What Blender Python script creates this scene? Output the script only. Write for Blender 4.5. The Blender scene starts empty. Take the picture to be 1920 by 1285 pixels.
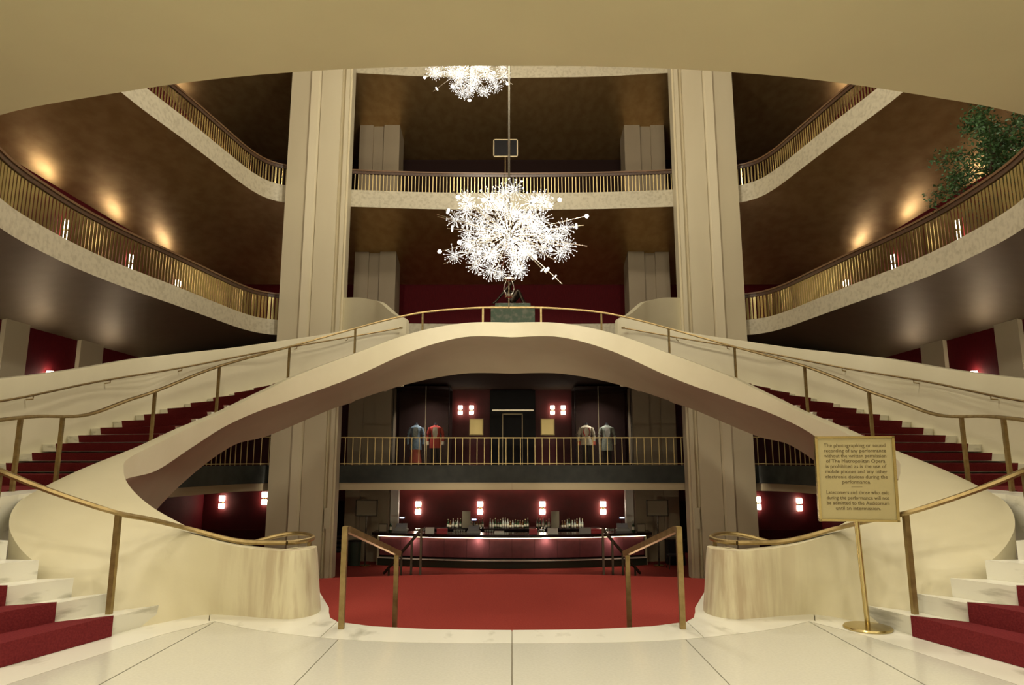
import bpy, bmesh, math, random
from mathutils import Vector, Matrix
random.seed(7)
PI = math.pi
SC = bpy.context.scene
COL = SC.collection

# ------------------------------------------------------------------ camera, world, exposure, big lights
cd = bpy.data.cameras.new('camera'); cam = bpy.data.objects.new('camera', cd); COL.objects.link(cam)
cam.location = (0, 0, 1.6); cam.rotation_euler = (math.radians(90 + 9.76), 0, 0)
cd.sensor_width = 36; cd.lens = 24.0; cd.clip_end = 300
SC.camera = cam
w = bpy.data.worlds.new('world'); SC.world = w; w.use_nodes = True
w.node_tree.nodes['Background'].inputs[0].default_value = (1.0, 0.86, 0.62, 1)
w.node_tree.nodes['Background'].inputs[1].default_value = 0.10
SC.view_settings.view_transform = 'Standard'; SC.view_settings.look = 'None'
SC.view_settings.exposure = -0.2; SC.view_settings.gamma = 1; SC.view_settings.use_curve_mapping = False
SC.cycles.max_bounces = 6; SC.cycles.diffuse_bounces = 4; SC.cycles.adaptive_threshold = 0.06; SC.cycles.adaptive_min_samples = 16; SC.cycles.caustics_reflective = False; SC.cycles.caustics_refractive = False
WARM = (1.0, 0.915, 0.73)
def point(name, loc, power, rad=.3, col=WARM):
    l = bpy.data.lights.new(name, 'POINT'); l.energy = power; l.shadow_soft_size = rad; l.color = col
    o = bpy.data.objects.new(name, l); COL.objects.link(o); o.location = loc; return o
def area(name, loc, power, size, rot=(0, 0, 0), col=WARM, spread=PI):
    l = bpy.data.lights.new(name, 'AREA'); l.energy = power; l.shape = 'DISK'; l.size = size; l.color = col; l.spread = spread
    o = bpy.data.objects.new(name, l); COL.objects.link(o); o.location = loc; o.rotation_euler = rot; return o
# chandeliers of the hall that hang above the frame
for i, (x, y, z) in enumerate([(4.2, 10.5, 14.0), (-4.4, 10.5, 14.0), (0.5, 12.5, 16.5)]):
    point('chandelier_glow', (x, y, z), 1250, .5)
# downlights set in the foyer ceiling over and behind the camera (fixtures are built with the ceiling)
DOWN = [(x, y) for x in (-5.6, -2.8, 0, 2.8, 5.6) for y in (-3.5, -0.5, 2.5)] + [(-4.2, 5.0), (-1.4, 5.0), (1.4, 5.0), (4.2, 5.0)]
for (x, y) in DOWN:
    area('downlight_beam', (x, y, 5.83), 36, .2, spread=math.radians(150))
# added unseen point lights behind the camera, front light for parapet and soffit
for (x, y) in [(-3.4, -3.2), (3.4, -3.2), (0, -5.0)]:
    point('foyer_fill_light', (x, y, 4.1), 230, .35)

# added unseen point lights below the entry floor, to brighten the stair soffit
for (x, y) in [(-4.2, 10.4), (4.2, 10.4), (-1.6, 9.0), (1.6, 9.0)]:
    point('well_fill_light', (x, y, -.7), 38, .15)

# added unseen spots in the well, aimed at the underside of the stair bridge
for sx in (-1, 1):
    l = bpy.data.lights.new('bridge_fill_spot', 'SPOT'); l.energy = 820; l.spot_size = math.radians(75); l.spot_blend = 1; l.shadow_soft_size = .15; l.color = (1.0, .90, .66)
    o = bpy.data.objects.new('bridge_fill_spot', l); COL.objects.link(o); o.location = (3.6 * sx, 10.3, -.45)
    o.rotation_euler = (Vector((-2.2 * sx, 20.5, 3.6)) - Vector(o.location)).to_track_quat('-Z', 'Y').to_euler()

# ------------------------------------------------------------------ materials
def mat(name, col, rough=.5, metal=0, col2=None, scale=5, stretch=(1, 1, 1), bump=0, detail=4, lo=.35, hi=.65, emit=None, estr=0, rvar=0, bscale=None, spec=None, alpha=None, trans=0, coat=0):
    m = bpy.data.materials.new(name); m.use_nodes = True
    nt = m.node_tree; b = nt.nodes['Principled BSDF']
    b.inputs['Base Color'].default_value = (*col, 1); b.inputs['Roughness'].default_value = rough; b.inputs['Metallic'].default_value = metal
    if spec is not None: b.inputs['Specular IOR Level'].default_value = spec
    if trans: b.inputs['Transmission Weight'].default_value = trans
    if coat: b.inputs['Coat Weight'].default_value = coat; b.inputs['Coat Roughness'].default_value = .15
    if emit: b.inputs['Emission Color'].default_value = (*emit, 1); b.inputs['Emission Strength'].default_value = estr
    if col2 or bump or rvar:
        tc = nt.nodes.new('ShaderNodeTexCoord'); mp = nt.nodes.new('ShaderNodeMapping'); mp.inputs['Scale'].default_value = stretch
        nt.links.new(tc.outputs['Object'], mp.inputs['Vector'])
        n = nt.nodes.new('ShaderNodeTexNoise'); n.inputs['Scale'].default_value = scale; n.inputs['Detail'].default_value = detail
        nt.links.new(mp.outputs['Vector'], n.inputs['Vector'])
        if col2:
            r = nt.nodes.new('ShaderNodeValToRGB'); r.color_ramp.elements[0].position = lo; r.color_ramp.elements[1].position = hi
            r.color_ramp.elements[0].color = (*col2, 1); r.color_ramp.elements[1].color = (*col, 1)
            nt.links.new(n.outputs['Fac'], r.inputs['Fac']); nt.links.new(r.outputs['Color'], b.inputs['Base Color'])
        if rvar:
            mr = nt.nodes.new('ShaderNodeMapRange'); mr.inputs['To Min'].default_value = max(.02, rough - rvar); mr.inputs['To Max'].default_value = rough + rvar
            nt.links.new(n.outputs['Fac'], mr.inputs['Value']); nt.links.new(mr.outputs['Result'], b.inputs['Roughness'])
        if bump:
            n2 = n
            if bscale:
                n2 = nt.nodes.new('ShaderNodeTexNoise'); n2.inputs['Scale'].default_value = bscale; nt.links.new(mp.outputs['Vector'], n2.inputs['Vector'])
            bp = nt.nodes.new('ShaderNodeBump'); bp.inputs['Strength'].default_value = bump; bp.inputs['Distance'].default_value = .02
            nt.links.new(n2.outputs['Fac'], bp.inputs['Height']); nt.links.new(bp.outputs['Normal'], b.inputs['Normal'])
    return m
M = {}
M['plaster'] = mat('plaster', (.62, .54, .36), .55, col2=(.57, .49, .32), scale=1.3, bump=.03, bscale=40)
M['soffit_plaster'] = mat('soffit_plaster', (.69, .645, .41), .6, col2=(.65, .605, .385), scale=.6, bump=.04, bscale=25)
M['parapet'] = mat('parapet_plaster', (.68, .62, .435), .45, col2=(.64, .58, .40), scale=1.1, bump=.03, bscale=30)
M['scuffed'] = mat('scuffed_plaster', (.72, .63, .42), .42, col2=(.55, .45, .30), scale=2.2, stretch=(3, 3, .25), lo=.3, hi=.55)
M['terrazzo'] = mat('terrazzo', (.62, .605, .53), .2, col2=(.58, .565, .49), scale=45, coat=.2)
M['grout'] = mat('grout', (.22, .19, .13), .8)
M['marble'] = mat('marble', (.76, .74, .65), .25, col2=(.50, .48, .40), scale=3.2, stretch=(1, .5, 3), detail=10, lo=.30, hi=.42)
M['travertine'] = mat('travertine', (.58, .52, .375), .45, col2=(.44, .385, .265), scale=9, detail=8, lo=.3, hi=.55, bump=.08)
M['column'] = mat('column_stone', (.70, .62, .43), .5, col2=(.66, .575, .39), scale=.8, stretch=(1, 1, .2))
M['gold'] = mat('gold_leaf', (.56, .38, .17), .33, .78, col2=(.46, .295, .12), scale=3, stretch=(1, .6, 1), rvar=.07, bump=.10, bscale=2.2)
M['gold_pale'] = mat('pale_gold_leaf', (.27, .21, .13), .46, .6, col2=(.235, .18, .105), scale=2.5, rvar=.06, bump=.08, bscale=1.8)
M['brass'] = mat('brass', (.40, .30, .145), .42, 1, col2=(.30, .22, .10), scale=14, rvar=.08)
M['brass_bright'] = mat('polished_brass', (.60, .48, .22), .24, 1)
M['brass_paint'] = mat('satin_brass', (.56, .43, .20), .40, .75)
M['darkrail'] = mat('dark_hand_rail', (.10, .05, .025), .35, col2=(.06, .03, .018), scale=20)
M['darkpost'] = mat('dark_bronze_post', (.045, .03, .02), .85, spec=.08)
M['woodrail'] = mat('wood_rail_cap', (.17, .09, .04), .4)
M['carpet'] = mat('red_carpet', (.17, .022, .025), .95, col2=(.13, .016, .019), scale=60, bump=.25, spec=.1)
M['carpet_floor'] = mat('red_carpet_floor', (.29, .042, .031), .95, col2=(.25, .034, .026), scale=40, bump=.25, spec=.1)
M['redwall'] = mat('red_velvet_wall', (.13, .006, .010), .75, col2=(.10, .004, .008), scale=8, stretch=(4, 4, .5), spec=.2)
M['redlow'] = mat('red_lacquer_wall', (.095, .0045, .006), .55, col2=(.075, .004, .005), scale=3)
M['darkmarble'] = mat('dark_green_marble', (.028, .031, .026), .3, col2=(.015, .017, .014), scale=3, detail=8, spec=.25)
M['greenmarble'] = mat('green_marble', (.085, .125, .085), .25, col2=(.20, .20, .15), scale=6, detail=9, lo=.30, hi=.52)
M['bronze'] = mat('bronze', (.085, .065, .045), .38, .8, col2=(.035, .03, .024), scale=6)
M['black'] = mat('black_lacquer', (.010, .009, .010), .45, spec=.15)
M['darkwall'] = mat('dark_brown_wall', (.026, .013, .011), .85, spec=.1)
M['shellwall'] = mat('brown_wall', (.06, .036, .025), .9, spec=.1)
M['pier'] = mat('shaded_pier_stone', (.34, .27, .175), .6, col2=(.31, .24, .155), scale=.8, stretch=(1, 1, .2))  # stone colour darkened to hold the shade on the back piers
M['walkway'] = mat('walkway_floor', (.20, .13, .07), .8)
M['lintel'] = mat('lintel_bronze', (.42, .34, .22), .35, .5)
M['plum'] = mat('plum_padding', (.20, .052, .062), .55, col2=(.16, .040, .050), scale=4)
M['barblack'] = mat('bar_counter', (.018, .010, .010), .18)
M['bargreen'] = mat('bar_plinth', (.030, .045, .032), .3)
M['bulb'] = mat('lamp_glass', (1, .95, .85), .3, emit=(1.0, .86, .66), estr=20)
M['crystal'] = mat('lit_crystal', (.06, .055, .05), .15, emit=(1.0, .95, .86), estr=2.0)
M['globe'] = mat('lamp_globe', (1, .97, .9), .2, emit=(1.0, .94, .84), estr=30)
M['led'] = mat('led_strip', (1, .95, .8), .4, emit=(1.0, .88, .55), estr=3.5)
for k in ('crystal', 'globe', 'led'): M[k].cycles.emission_sampling = 'NONE'
M['rod'] = mat('chandelier_rod', (.75, .70, .58), .25, 1)
M['sign'] = mat('sign_brass', (.46, .39, .20), .42, .2)
M['ink'] = mat('engraved_ink', (.14, .10, .04), .7)
M['white'] = mat('white_paint', (.8, .78, .72), .5)
M['grey'] = mat('grey_plastic', (.35, .34, .32), .5)
M['cream'] = mat('cream_cloth', (.68, .60, .44), .8, col2=(.58, .50, .35), scale=25)
M['blue'] = mat('blue_cloth', (.13, .20, .27), .8, col2=(.24, .30, .34), scale=18)
M['redcloth'] = mat('red_cloth', (.45, .045, .03), .8)
M['orangecloth'] = mat('orange_red_cloth', (.55, .11, .06), .8)
M['silver'] = mat('silver_grey_cloth', (.36, .38, .31), .7, col2=(.24, .26, .21), scale=22)
M['darkcloth'] = mat('dark_cloth', (.02, .016, .016), .85)
M['trimgold'] = mat('gold_braid', (.6, .5, .3), .5, .3)
M['skin'] = mat('mannequin_form', (.03, .03, .035), .4)
M['plaque'] = mat('gold_plaque', (.62, .50, .24), .3, .8)
M['leaf'] = mat('leaf', (.075, .17, .05), .45, col2=(.035, .09, .028), scale=3)
M['bark'] = mat('bark', (.10, .065, .04), .8)
M['pot'] = mat('planter_glaze', (.05, .035, .025), .4)
M['bottle_green'] = mat('green_bottle_glass', (.02, .045, .018), .12)
M['bottle_amber'] = mat('amber_bottle_glass', (.10, .045, .012), .12)
M['bottle_clear'] = mat('clear_bottle_glass', (.32, .33, .28), .12)
M['labelpaper'] = mat('bottle_label', (.7, .64, .5), .7)
M['screen'] = mat('register_screen', (.1, .12, .2), .3, emit=(.55, .65, 1.0), estr=4)
M['paper'] = mat('card', (.25, .21, .14), .7)
M['glass'] = mat('display_glass', (1, 1, 1), .02)
gn = M['glass'].node_tree; tp = gn.nodes.new('ShaderNodeBsdfTransparent'); gl = gn.nodes.new('ShaderNodeBsdfGlossy'); gl.inputs['Roughness'].default_value = .03
fr = gn.nodes.new('ShaderNodeFresnel'); fr.inputs['IOR'].default_value = 1.25; mxs = gn.nodes.new('ShaderNodeMixShader')
gn.links.new(fr.outputs[0], mxs.inputs[0]); gn.links.new(tp.outputs[0], mxs.inputs[1]); gn.links.new(gl.outputs[0], mxs.inputs[2]); gn.links.new(mxs.outputs[0], gn.nodes['Material Output'].inputs['Surface'])
M['redplastic'] = mat('red_plastic', (.45, .02, .03), .4)
M['crystaldark'] = mat('crystal_hub', (.25, .23, .2), .2, 1)

nt = M['parapet'].node_tree; N_ = nt.nodes.new; b_ = nt.nodes['Principled BSDF']   # rubbed brown streaks near the scroll ends
tc = N_('ShaderNodeTexCoord'); sp = N_('ShaderNodeSeparateXYZ'); nt.links.new(tc.outputs['Object'], sp.inputs[0])
ab = N_('ShaderNodeMath'); ab.operation = 'ABSOLUTE'; nt.links.new(sp.outputs['X'], ab.inputs[0])
m1 = N_('ShaderNodeMapRange'); m1.inputs['From Min'].default_value = 3.25; m1.inputs['From Max'].default_value = 2.35; nt.links.new(ab.outputs[0], m1.inputs['Value'])
m2 = N_('ShaderNodeMapRange'); m2.inputs['From Min'].default_value = -4.5; m2.inputs['From Max'].default_value = -4.9; nt.links.new(sp.outputs['Y'], m2.inputs['Value'])
mp = N_('ShaderNodeMapping'); mp.inputs['Scale'].default_value = (7, 7, .7); mp.inputs['Rotation'].default_value = (0, .12, 0); nt.links.new(tc.outputs['Object'], mp.inputs[0])
ns = N_('ShaderNodeTexNoise'); ns.inputs['Scale'].default_value = 1.3; ns.inputs['Detail'].default_value = 6; nt.links.new(mp.outputs[0], ns.inputs[0])
m3 = N_('ShaderNodeMapRange'); m3.inputs['From Min'].default_value = .42; m3.inputs['From Max'].default_value = .62; m3.inputs['To Max'].default_value = .75; nt.links.new(ns.outputs['Fac'], m3.inputs['Value'])
a1 = N_('ShaderNodeMath'); a1.operation = 'MULTIPLY'; nt.links.new(m1.outputs[0], a1.inputs[0]); nt.links.new(m2.outputs[0], a1.inputs[1])
a2 = N_('ShaderNodeMath'); a2.operation = 'MULTIPLY'; nt.links.new(a1.outputs[0], a2.inputs[0]); nt.links.new(m3.outputs[0], a2.inputs[1])
mxn = N_('ShaderNodeMix'); mxn.data_type = 'RGBA'; src = b_.inputs['Base Color'].links[0].from_socket
nt.links.new(a2.outputs[0], mxn.inputs['Factor']); nt.links.new(src, mxn.inputs['A']); mxn.inputs['B'].default_value = (.40, .30, .19, 1); nt.links.new(mxn.outputs['Result'], b_.inputs['Base Color'])

# ------------------------------------------------------------------ mesh helpers
def wloc(o):
    v = Vector((0, 0, 0))
    while o is not None:
        v += o.location; o = o.parent
    return v
def tag(o, label=None, cat=None, group=None, kind=None):
    if label: o['label'] = label
    if cat: o['category'] = cat
    if group: o['group'] = group
    if kind: o['kind'] = kind
    return o
def thing(name, loc=(0, 0, 0), label=None, cat=None, group=None, kind=None):
    o = bpy.data.objects.new(name, None); o.empty_display_size = .2; COL.objects.link(o); o.location = loc
    return tag(o, label, cat, group, kind)
class MB:
    def __init__(s): s.v = []; s.f = []
    def add(s, vs, fs):
        n = len(s.v); s.v += [tuple(p) for p in vs]; s.f += [tuple(i + n for i in q) for q in fs]; return s
    def box(s, x0, x1, y0, y1, z0, z1):
        return s.add([(x0, y0, z0), (x1, y0, z0), (x1, y1, z0), (x0, y1, z0), (x0, y0, z1), (x1, y0, z1), (x1, y1, z1), (x0, y1, z1)],
                     [(3, 2, 1, 0), (4, 5, 6, 7), (0, 1, 5, 4), (1, 2, 6, 5), (2, 3, 7, 6), (3, 0, 4, 7)])
    def grid(s, rows, closed=False, cap=False):
        n = len(rows[0]); vs = [p for r in rows for p in r]; fs = []
        for i in range(len(rows) - 1):
            for j in range(n if closed else n - 1):
                a = i * n + j; b = i * n + (j + 1) % n
                fs.append((a, b, b + n, a + n))
        if cap and closed:
            fs.append(tuple(range(n))[::-1]); fs.append(tuple(range(len(vs) - n, len(vs))))
        return s.add(vs, fs)
    def prism(s, poly, z0, z1):
        n = len(poly)
        return s.add([(x, y, z0) for x, y in poly] + [(x, y, z1) for x, y in poly],
                     [tuple(range(n))[::-1], tuple(range(n, 2 * n))] + [(i, (i + 1) % n, (i + 1) % n + n, i + n) for i in range(n)])
    def lathe(s, prof, c=(0, 0, 0), n=16, sx=1, sy=1):
        rows = [[(c[0] + r * sx * math.cos(2 * PI * k / n), c[1] + r * sy * math.sin(2 * PI * k / n), c[2] + z) for k in range(n)] for r, z in prof]
        return s.grid(rows, True, True)
    def tube(s, pts, r, n=8, prof=None, flat=False):
        """round tube, or with prof a list of (side, up) offsets swept along pts"""
        P = [Vector(p) for p in pts]; rows = []
        for i, p in enumerate(P):
            t = (P[min(i + 1, len(P) - 1)] - P[max(i - 1, 0)]).normalized()
            up = Vector((0, 0, 1)) if abs(t.z) < .98 else Vector((0, 1, 0))
            side = t.cross(up).normalized(); u = Vector((0, 0, 1)) if flat else side.cross(t).normalized()
            rr = r[i] if isinstance(r, (list, tuple)) else r
            pr = prof or [(rr * math.cos(2 * PI * k / n), rr * math.sin(2 * PI * k / n)) for k in range(n)]
            rows.append([p + side * a + u * b for a, b in pr])
        return s.grid(rows, True, True)
    def build(s, name, m, parent=None, smooth=False, bevel=0, auto=None):
        o0 = wloc(parent)
        me = bpy.data.meshes.new(name); me.from_pydata([(x - o0.x, y - o0.y, z - o0.z) for x, y, z in s.v], [], s.f)
        bm = bmesh.new(); bm.from_mesh(me); bmesh.ops.recalc_face_normals(bm, faces=bm.faces)
        if bevel: bmesh.ops.bevel(bm, geom=bm.edges[:], offset=bevel, segments=2, affect='EDGES', profile=.6)
        if smooth:
            lim = auto or math.radians(40)
            for fa in bm.faces: fa.smooth = True
            for e in bm.edges:
                if len(e.link_faces) == 2 and e.calc_face_angle(0) > lim: e.smooth = False
        bm.to_mesh(me); bm.free()
        me.materials.append(M[m] if isinstance(m, str) else m)
        o = bpy.data.objects.new(name, me); COL.objects.link(o); o.parent = parent
        return o
def rect(w, h): return [(-w / 2, -h / 2), (w / 2, -h / 2), (w / 2, h / 2), (-w / 2, h / 2)]
def copy_tree(o, parent=None):
    c = o.copy(); COL.objects.link(c); c.parent = parent
    for ch in list(o.children): copy_tree(ch, c)
    return c
def cr(pts, n=8):
    """Catmull-Rom through points of any dimension"""
    out = []
    for i in range(len(pts) - 1):
        p0 = pts[max(i - 1, 0)]; p1 = pts[i]; p2 = pts[i + 1]; p3 = pts[min(i + 2, len(pts) - 1)]
        for k in range(n):
            t = k / n
            out.append(tuple(.5 * (2 * b + (c - a) * t + (2 * a - 5 * b + 4 * c - d) * t * t + (3 * b - a - 3 * c + d) * t ** 3) for a, b, c, d in zip(p0, p1, p2, p3)))
    out.append(tuple(pts[-1])); return out
def arclen(pts):
    L = [0]
    for a, b in zip(pts, pts[1:]): L.append(L[-1] + math.dist(a, b))
    return L
def at_s(pts, s, L=None):
    L = L or arclen(pts)
    for i in range(len(L) - 1):
        if s <= L[i + 1] or i == len(L) - 2:
            t = (s - L[i]) / max(L[i + 1] - L[i], 1e-9); t = max(0, min(1, t))
            return tuple(a + (b - a) * t for a, b in zip(pts[i], pts[i + 1]))
def resample(pts, n):
    L = arclen(pts); return [at_s(pts, L[-1] * k / n, L) for k in range(n + 1)]
def offset2(pts, d):
    """offset to the left of travel in plan, keeps further coordinates"""
    out = []
    for i, p in enumerate(pts):
        a = pts[max(i - 1, 0)]; b = pts[min(i + 1, len(pts) - 1)]
        tx, ty = b[0] - a[0], b[1] - a[1]; l = math.hypot(tx, ty) or 1
        out.append((p[0] - ty / l * d, p[1] + tx / l * d) + tuple(p[2:]))
    return out
def mx(pts, s): return [(p[0] * s,) + tuple(p[1:]) for p in pts]

# ------------------------------------------------------------------ entry floor
root_floor = thing('floor', (0, 0, 0), kind='structure')
EDGE = [(0, 6.88), (-.45, 6.89), (-.82, 6.92), (-1.36, 7.03), (-1.75, 7.22), (-1.87, 7.4), (-1.95, 7.65), (-2.01, 7.88), (-2.37, 8.8), (-2.64, 9.35), (-3.4, 10.0)]
INB = cr([(0, 6.40), (-1.25, 6.47), (-2.32, 6.82), (-2.98, 7.23)], 6) + [(-3.26, 6.68), (-3.49, 5.86), (-3.78, 4.8), (-4.05, 3.8)]
mb = MB(); edge_full = [(x, y) for x, y in EDGE][::-1] + [(-x, y) for x, y in EDGE[1:]]
poly = [(-13, -9), (13, -9), (13, 9.99), (3.4, 10)] + edge_full[::-1][1:-1] + [(-3.4, 10), (-13, 9.99)]
MB().prism(poly, -.30, -.012).build('screed', 'grout', root_floor)
def inb_at(x):
    x = -abs(x)
    for a, b in zip(INB[:19], INB[1:19]):
        if b[0] <= x <= a[0]: return a[1] + (b[1] - a[1]) * (x - a[0]) / (b[0] - a[0])
    return 7.2
g = .005
for sx in (-1, 1):
    # inner tiles
    for ya, yb in ((-9, -3.6), (-3.6, 1.3), (1.3, None)):
        for xa, xb in ((0, 1.57), (1.57, 2.975)):
            if yb is None:
                xs = [xa + g + (xb - xa - 2 * g) * k / 8 for k in range(9)]
                p = [(sx * (xb - g), ya + g), (sx * (xa + g), ya + g)] + [(sx * x, inb_at(x) - g) for x in xs]
            else: p = [(sx * (xb - g), ya + g), (sx * (xa + g), ya + g), (sx * (xa + g), yb - g), (sx * (xb - g), yb - g)]
            MB().prism(p, -.012, 0).build('tile', 'terrazzo', root_floor)
    p = [(sx * 2.985, 1.31), (sx * 2.985, 7.20), (sx * 3.255, 6.68), (sx * 3.485, 5.86), (sx * 3.775, 4.8), (sx * 4.3, 2.8), (sx * 4.7, 1.31)]
    MB().prism(p, -.012, 0).build('tile', 'terrazzo', root_floor)
    for ya, yb in ((-9, -3.6), (-3.6, 1.3)):
        MB().prism([(sx * 2.985, ya + g), (sx * 4.7, ya + g), (sx * 4.7, yb - g), (sx * 2.985, yb - g)], -.012, 0).build('tile', 'terrazzo', root_floor)
        MB().prism([(sx * 4.71, ya + g), (sx * 13, ya + g), (sx * 13, yb - g), (sx * 4.71, yb - g)], -.012, 0).build('tile', 'terrazzo', root_floor)
    # border stones along the well
    inn = INB[:19]; 
    b1 = [(sx * .004, 6.41)] + [(sx * -x, y + g) for x, y in inn[1:13]] + [(sx * 1.87, 7.4), (sx * 1.75, 7.22), (sx * 1.36, 7.03), (sx * .82, 6.92), (sx * .45, 6.89), (sx * .004, 6.88)]
    b1 = [(sx * .004, 6.41)] + [(sx * -x, y + g) for x, y in inn[1:] if -x < 1.7] + [(sx * 1.75, inb_at(1.75) + g), (sx * 1.75, 7.22), (sx * 1.36, 7.03), (sx * .82, 6.92), (sx * .45, 6.89), (sx * .004, 6.88)]
    MB().prism(b1, -.012, 0).build('border_stone', 'marble', root_floor)
    b2 = [(sx * 1.757, inb_at(1.757) + g)] + [(sx * -x, y + g) for x, y in inn[1:] if -x > 1.8] + [(sx * 3.05, 7.26), (sx * 3.6, 8.6), (sx * 3.4, 10), (sx * 2.64, 9.35), (sx * 2.37, 8.8), (sx * 2.01, 7.88), (sx * 1.95, 7.65), (sx * 1.87, 7.4), (sx * 1.757, 7.23)]
    MB().prism(b2, -.012, 0).build('border_stone', 'marble', root_floor)
    b3 = [(sx * 2.99, 7.23), (sx * 3.262, 6.68), (sx * 3.492, 5.86), (sx * 3.782, 4.8), (sx * 4.31, 2.8), (sx * 4.71, 1.31), (sx * 13, 1.31), (sx * 13, 9.9), (sx * 3.7, 9.9), (sx * 3.62, 8.6), (sx * 3.06, 7.26)]
    MB().prism(b3, -.012, 0).build('border_stone', 'marble', root_floor)
# ------------------------------------------------------------------ well: steps down, carpet landing, concourse floor
st = thing('floor_steps', (0, 6.9, -.85), kind='structure')
for k in range(5):
    z = -.17 * (k + 1); r0 = 6.88 + .32 * k
    xs = [-1.75 + 3.5 * i / 12 for i in range(13)]
    p = [(x, r0 + .10 * x * x) for x in xs]; q = [(x, r0 + .36 + .10 * x * x) for x in xs]
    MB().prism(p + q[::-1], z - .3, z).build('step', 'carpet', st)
LAND = [(-1.9, 7.4), (-2.6, 9.6), (-4.6, 11.0), (-5.0, 12.5), (-4.9, 14.4), (-4.2, 14.9), (-3, 15.2), (-1.5, 15.45), (0, 15.5)]
lp = LAND + [(-x, y) for x, y in LAND[::-1][1:]]
tag(MB().prism(lp, -1.25, -.85).build('floor_landing', 'carpet_floor'), kind='structure')
for k in range(8):
    z = -.85 - .169 * (k + 1)
    p = [(x * (1 + .05 * k), y + .3 * k - .1) for x, y in LAND[4:]]; p = p + [(-x, y) for x, y in p[::-1][1:]]
    q = [(x * (1 + .05 * k), y + .3 * k + .3) for x, y in LAND[4:]]; q = q + [(-x, y) for x, y in q[::-1][1:]]
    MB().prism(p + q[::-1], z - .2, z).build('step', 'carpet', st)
tag(MB().box(-17, 17, 9.9, 30, -2.4, -2.2).build('floor_concourse', 'carpet_floor'), kind='structure')

# ------------------------------------------------------------------ the double staircase
R = 4.95 / 29
TP = [(0, 18, 5.21), (-1.3, 17.98, 5.19), (-2.67, 17.6, 4.85), (-3.97, 16.7, 4.18), (-5.0, 15.5, 3.5), (-5.48, 14.6, 3.02), (-5.83, 13.6, 2.56), (-5.99, 12.5, 2.2), (-5.96, 11.3, 1.88), (-5.73, 10, 1.62), (-5.34, 9.2, 1.47), (-4.87, 8.5, 1.30), (-4.31, 7.9, 1.12), (-3.8, 7.6, .95), (-3.42, 7.5, .83), (-2.98, 7.48, .71), (-2.55, 7.42, .665), (-2.3, 7.40, .66), (-2.17, 7.52, .66), (-2.14, 7.72, .66), (-2.22, 7.95, .65), (-2.45, 8.08, .62)]
MP = [(0, 18.3, 4.95), (-1.35, 18.28, 4.94), (-2.8, 17.88, 4.62), (-4.2, 16.95, 3.96), (-5.28, 15.7, 3.3), (-5.82, 14.75, 2.8), (-6.2, 13.7, 2.32), (-6.38, 12.4, 1.95), (-6.38, 10.95, 1.5), (-6.2, 9.3, 1.24), (-5.74, 8.12, 1.1), (-5.12, 7.2, .87), (-4.5, 6.85, .58), (-3.85, 7.05, .42), (-3.45, 7.42, .36), (-2.95, 7.47, .36), (-2.53, 7.40, .34), (-2.27, 7.37, .34), (-2.13, 7.50, .34), (-2.10, 7.72, .34), (-2.2, 7.99, .33), (-2.45, 8.12, .32)]
SP = [(0, 18.32, 4.87), (-1.35, 18.3, 4.86), (-2.82, 17.9, 4.52), (-4.22, 16.97, 3.84), (-5.3, 15.72, 3.18), (-5.84, 14.77, 2.70), (-6.22, 13.7, 2.22), (-6.4, 12.4, 1.82), (-6.36, 10.8, 1.2), (-6.05, 9.0, 1.0), (-5.45, 7.7, .5), (-4.75, 6.85, .1), (-4.15, 6.62, -.02), (-3.62, 6.98, -.02), (-3.25, 7.50, -.02), (-2.9, 7.50, -.02), (-2.52, 7.37, -.02), (-2.25, 7.33, -.02), (-2.09, 7.48, -.02), (-2.06, 7.72, -.02), (-2.17, 8.02, -.02), (-2.45, 8.16, -.02)]
FZ = [4.81, 4.81, 4.37, 3.60, 2.98, 2.64, 2.25, 1.80, 1.43, 1.33, 1.22, 1.0, .7, .3, -.1, -.1, -.1, -.1, -.1, -.1, -.1, -.1]
OP = [(0, 20.9, 4.22), (-1.5, 20.9, 4.22), (-3.2, 20.9, 3.9), (-5.0, 20.02, 3.17), (-6.5, 18.5, 2.26), (-7.1, 17.4, 1.92), (-7.78, 16.2, .95), (-8.22, 15.1, -.2), (-8.45, 13.9, -1.3), (-8.55, 12.6, -2.2), (-8.6, 11.3, -2.2), (-8.6, 10, -2.2)]
DP = [(-3.30, 20.95, 5.95), (-3.76, 20.67, 5.92), (-5.2, 19.86, 5.33), (-6.5, 18.5, 4.81), (-7.1, 17.4, 4.47), (-7.95, 15.8, 4.04), (-8.3, 15.0, 3.82), (-8.55, 13.2, 3.33), (-8.6, 11.4, 2.94), (-8.6, 9.5, 2.62), (-8.4, 7.5, 2.4), (-7.7, 5.6, 2.1), (-6.6, 4.5, 1.8), (-5.5, 4.0, 1.4), (-4.3, 4.0, 1.1)]
IN1 = [(-3.56, 7.04), (-3.89, 6.76), (-4.16, 6.56), (-4.47, 6.5), (-4.82, 6.55), (-5.2, 6.75), (-5.55, 7.1)]
OU1 = [(-4.40, 4.45), (-5.0, 4.2), (-5.7, 4.25), (-6.3, 4.5), (-6.9, 4.95), (-7.5, 5.5), (-7.95, 6.2)]
IN2 = cr([(-6.25, 10.7), (-6.33, 12.3), (-6.15, 13.7), (-5.78, 14.8), (-5.2, 15.8), (-4.15, 17.0), (-2.75, 17.92), (-1.5, 18.25)], 6)
OU2 = cr([(-8.6, 10.75), (-8.6, 13), (-8.38, 14.8), (-7.85, 16.1), (-7.12, 17.4), (-6.5, 18.5), (-5.1, 20.0), (-3.3, 20.9), (-2.2, 21.0)], 6)
stair = thing('double_staircase', (0, 13, -2.2), 'sweeping cream double staircase with curved parapets meeting at an arched bridge', 'staircase')
NS = 8
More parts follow.
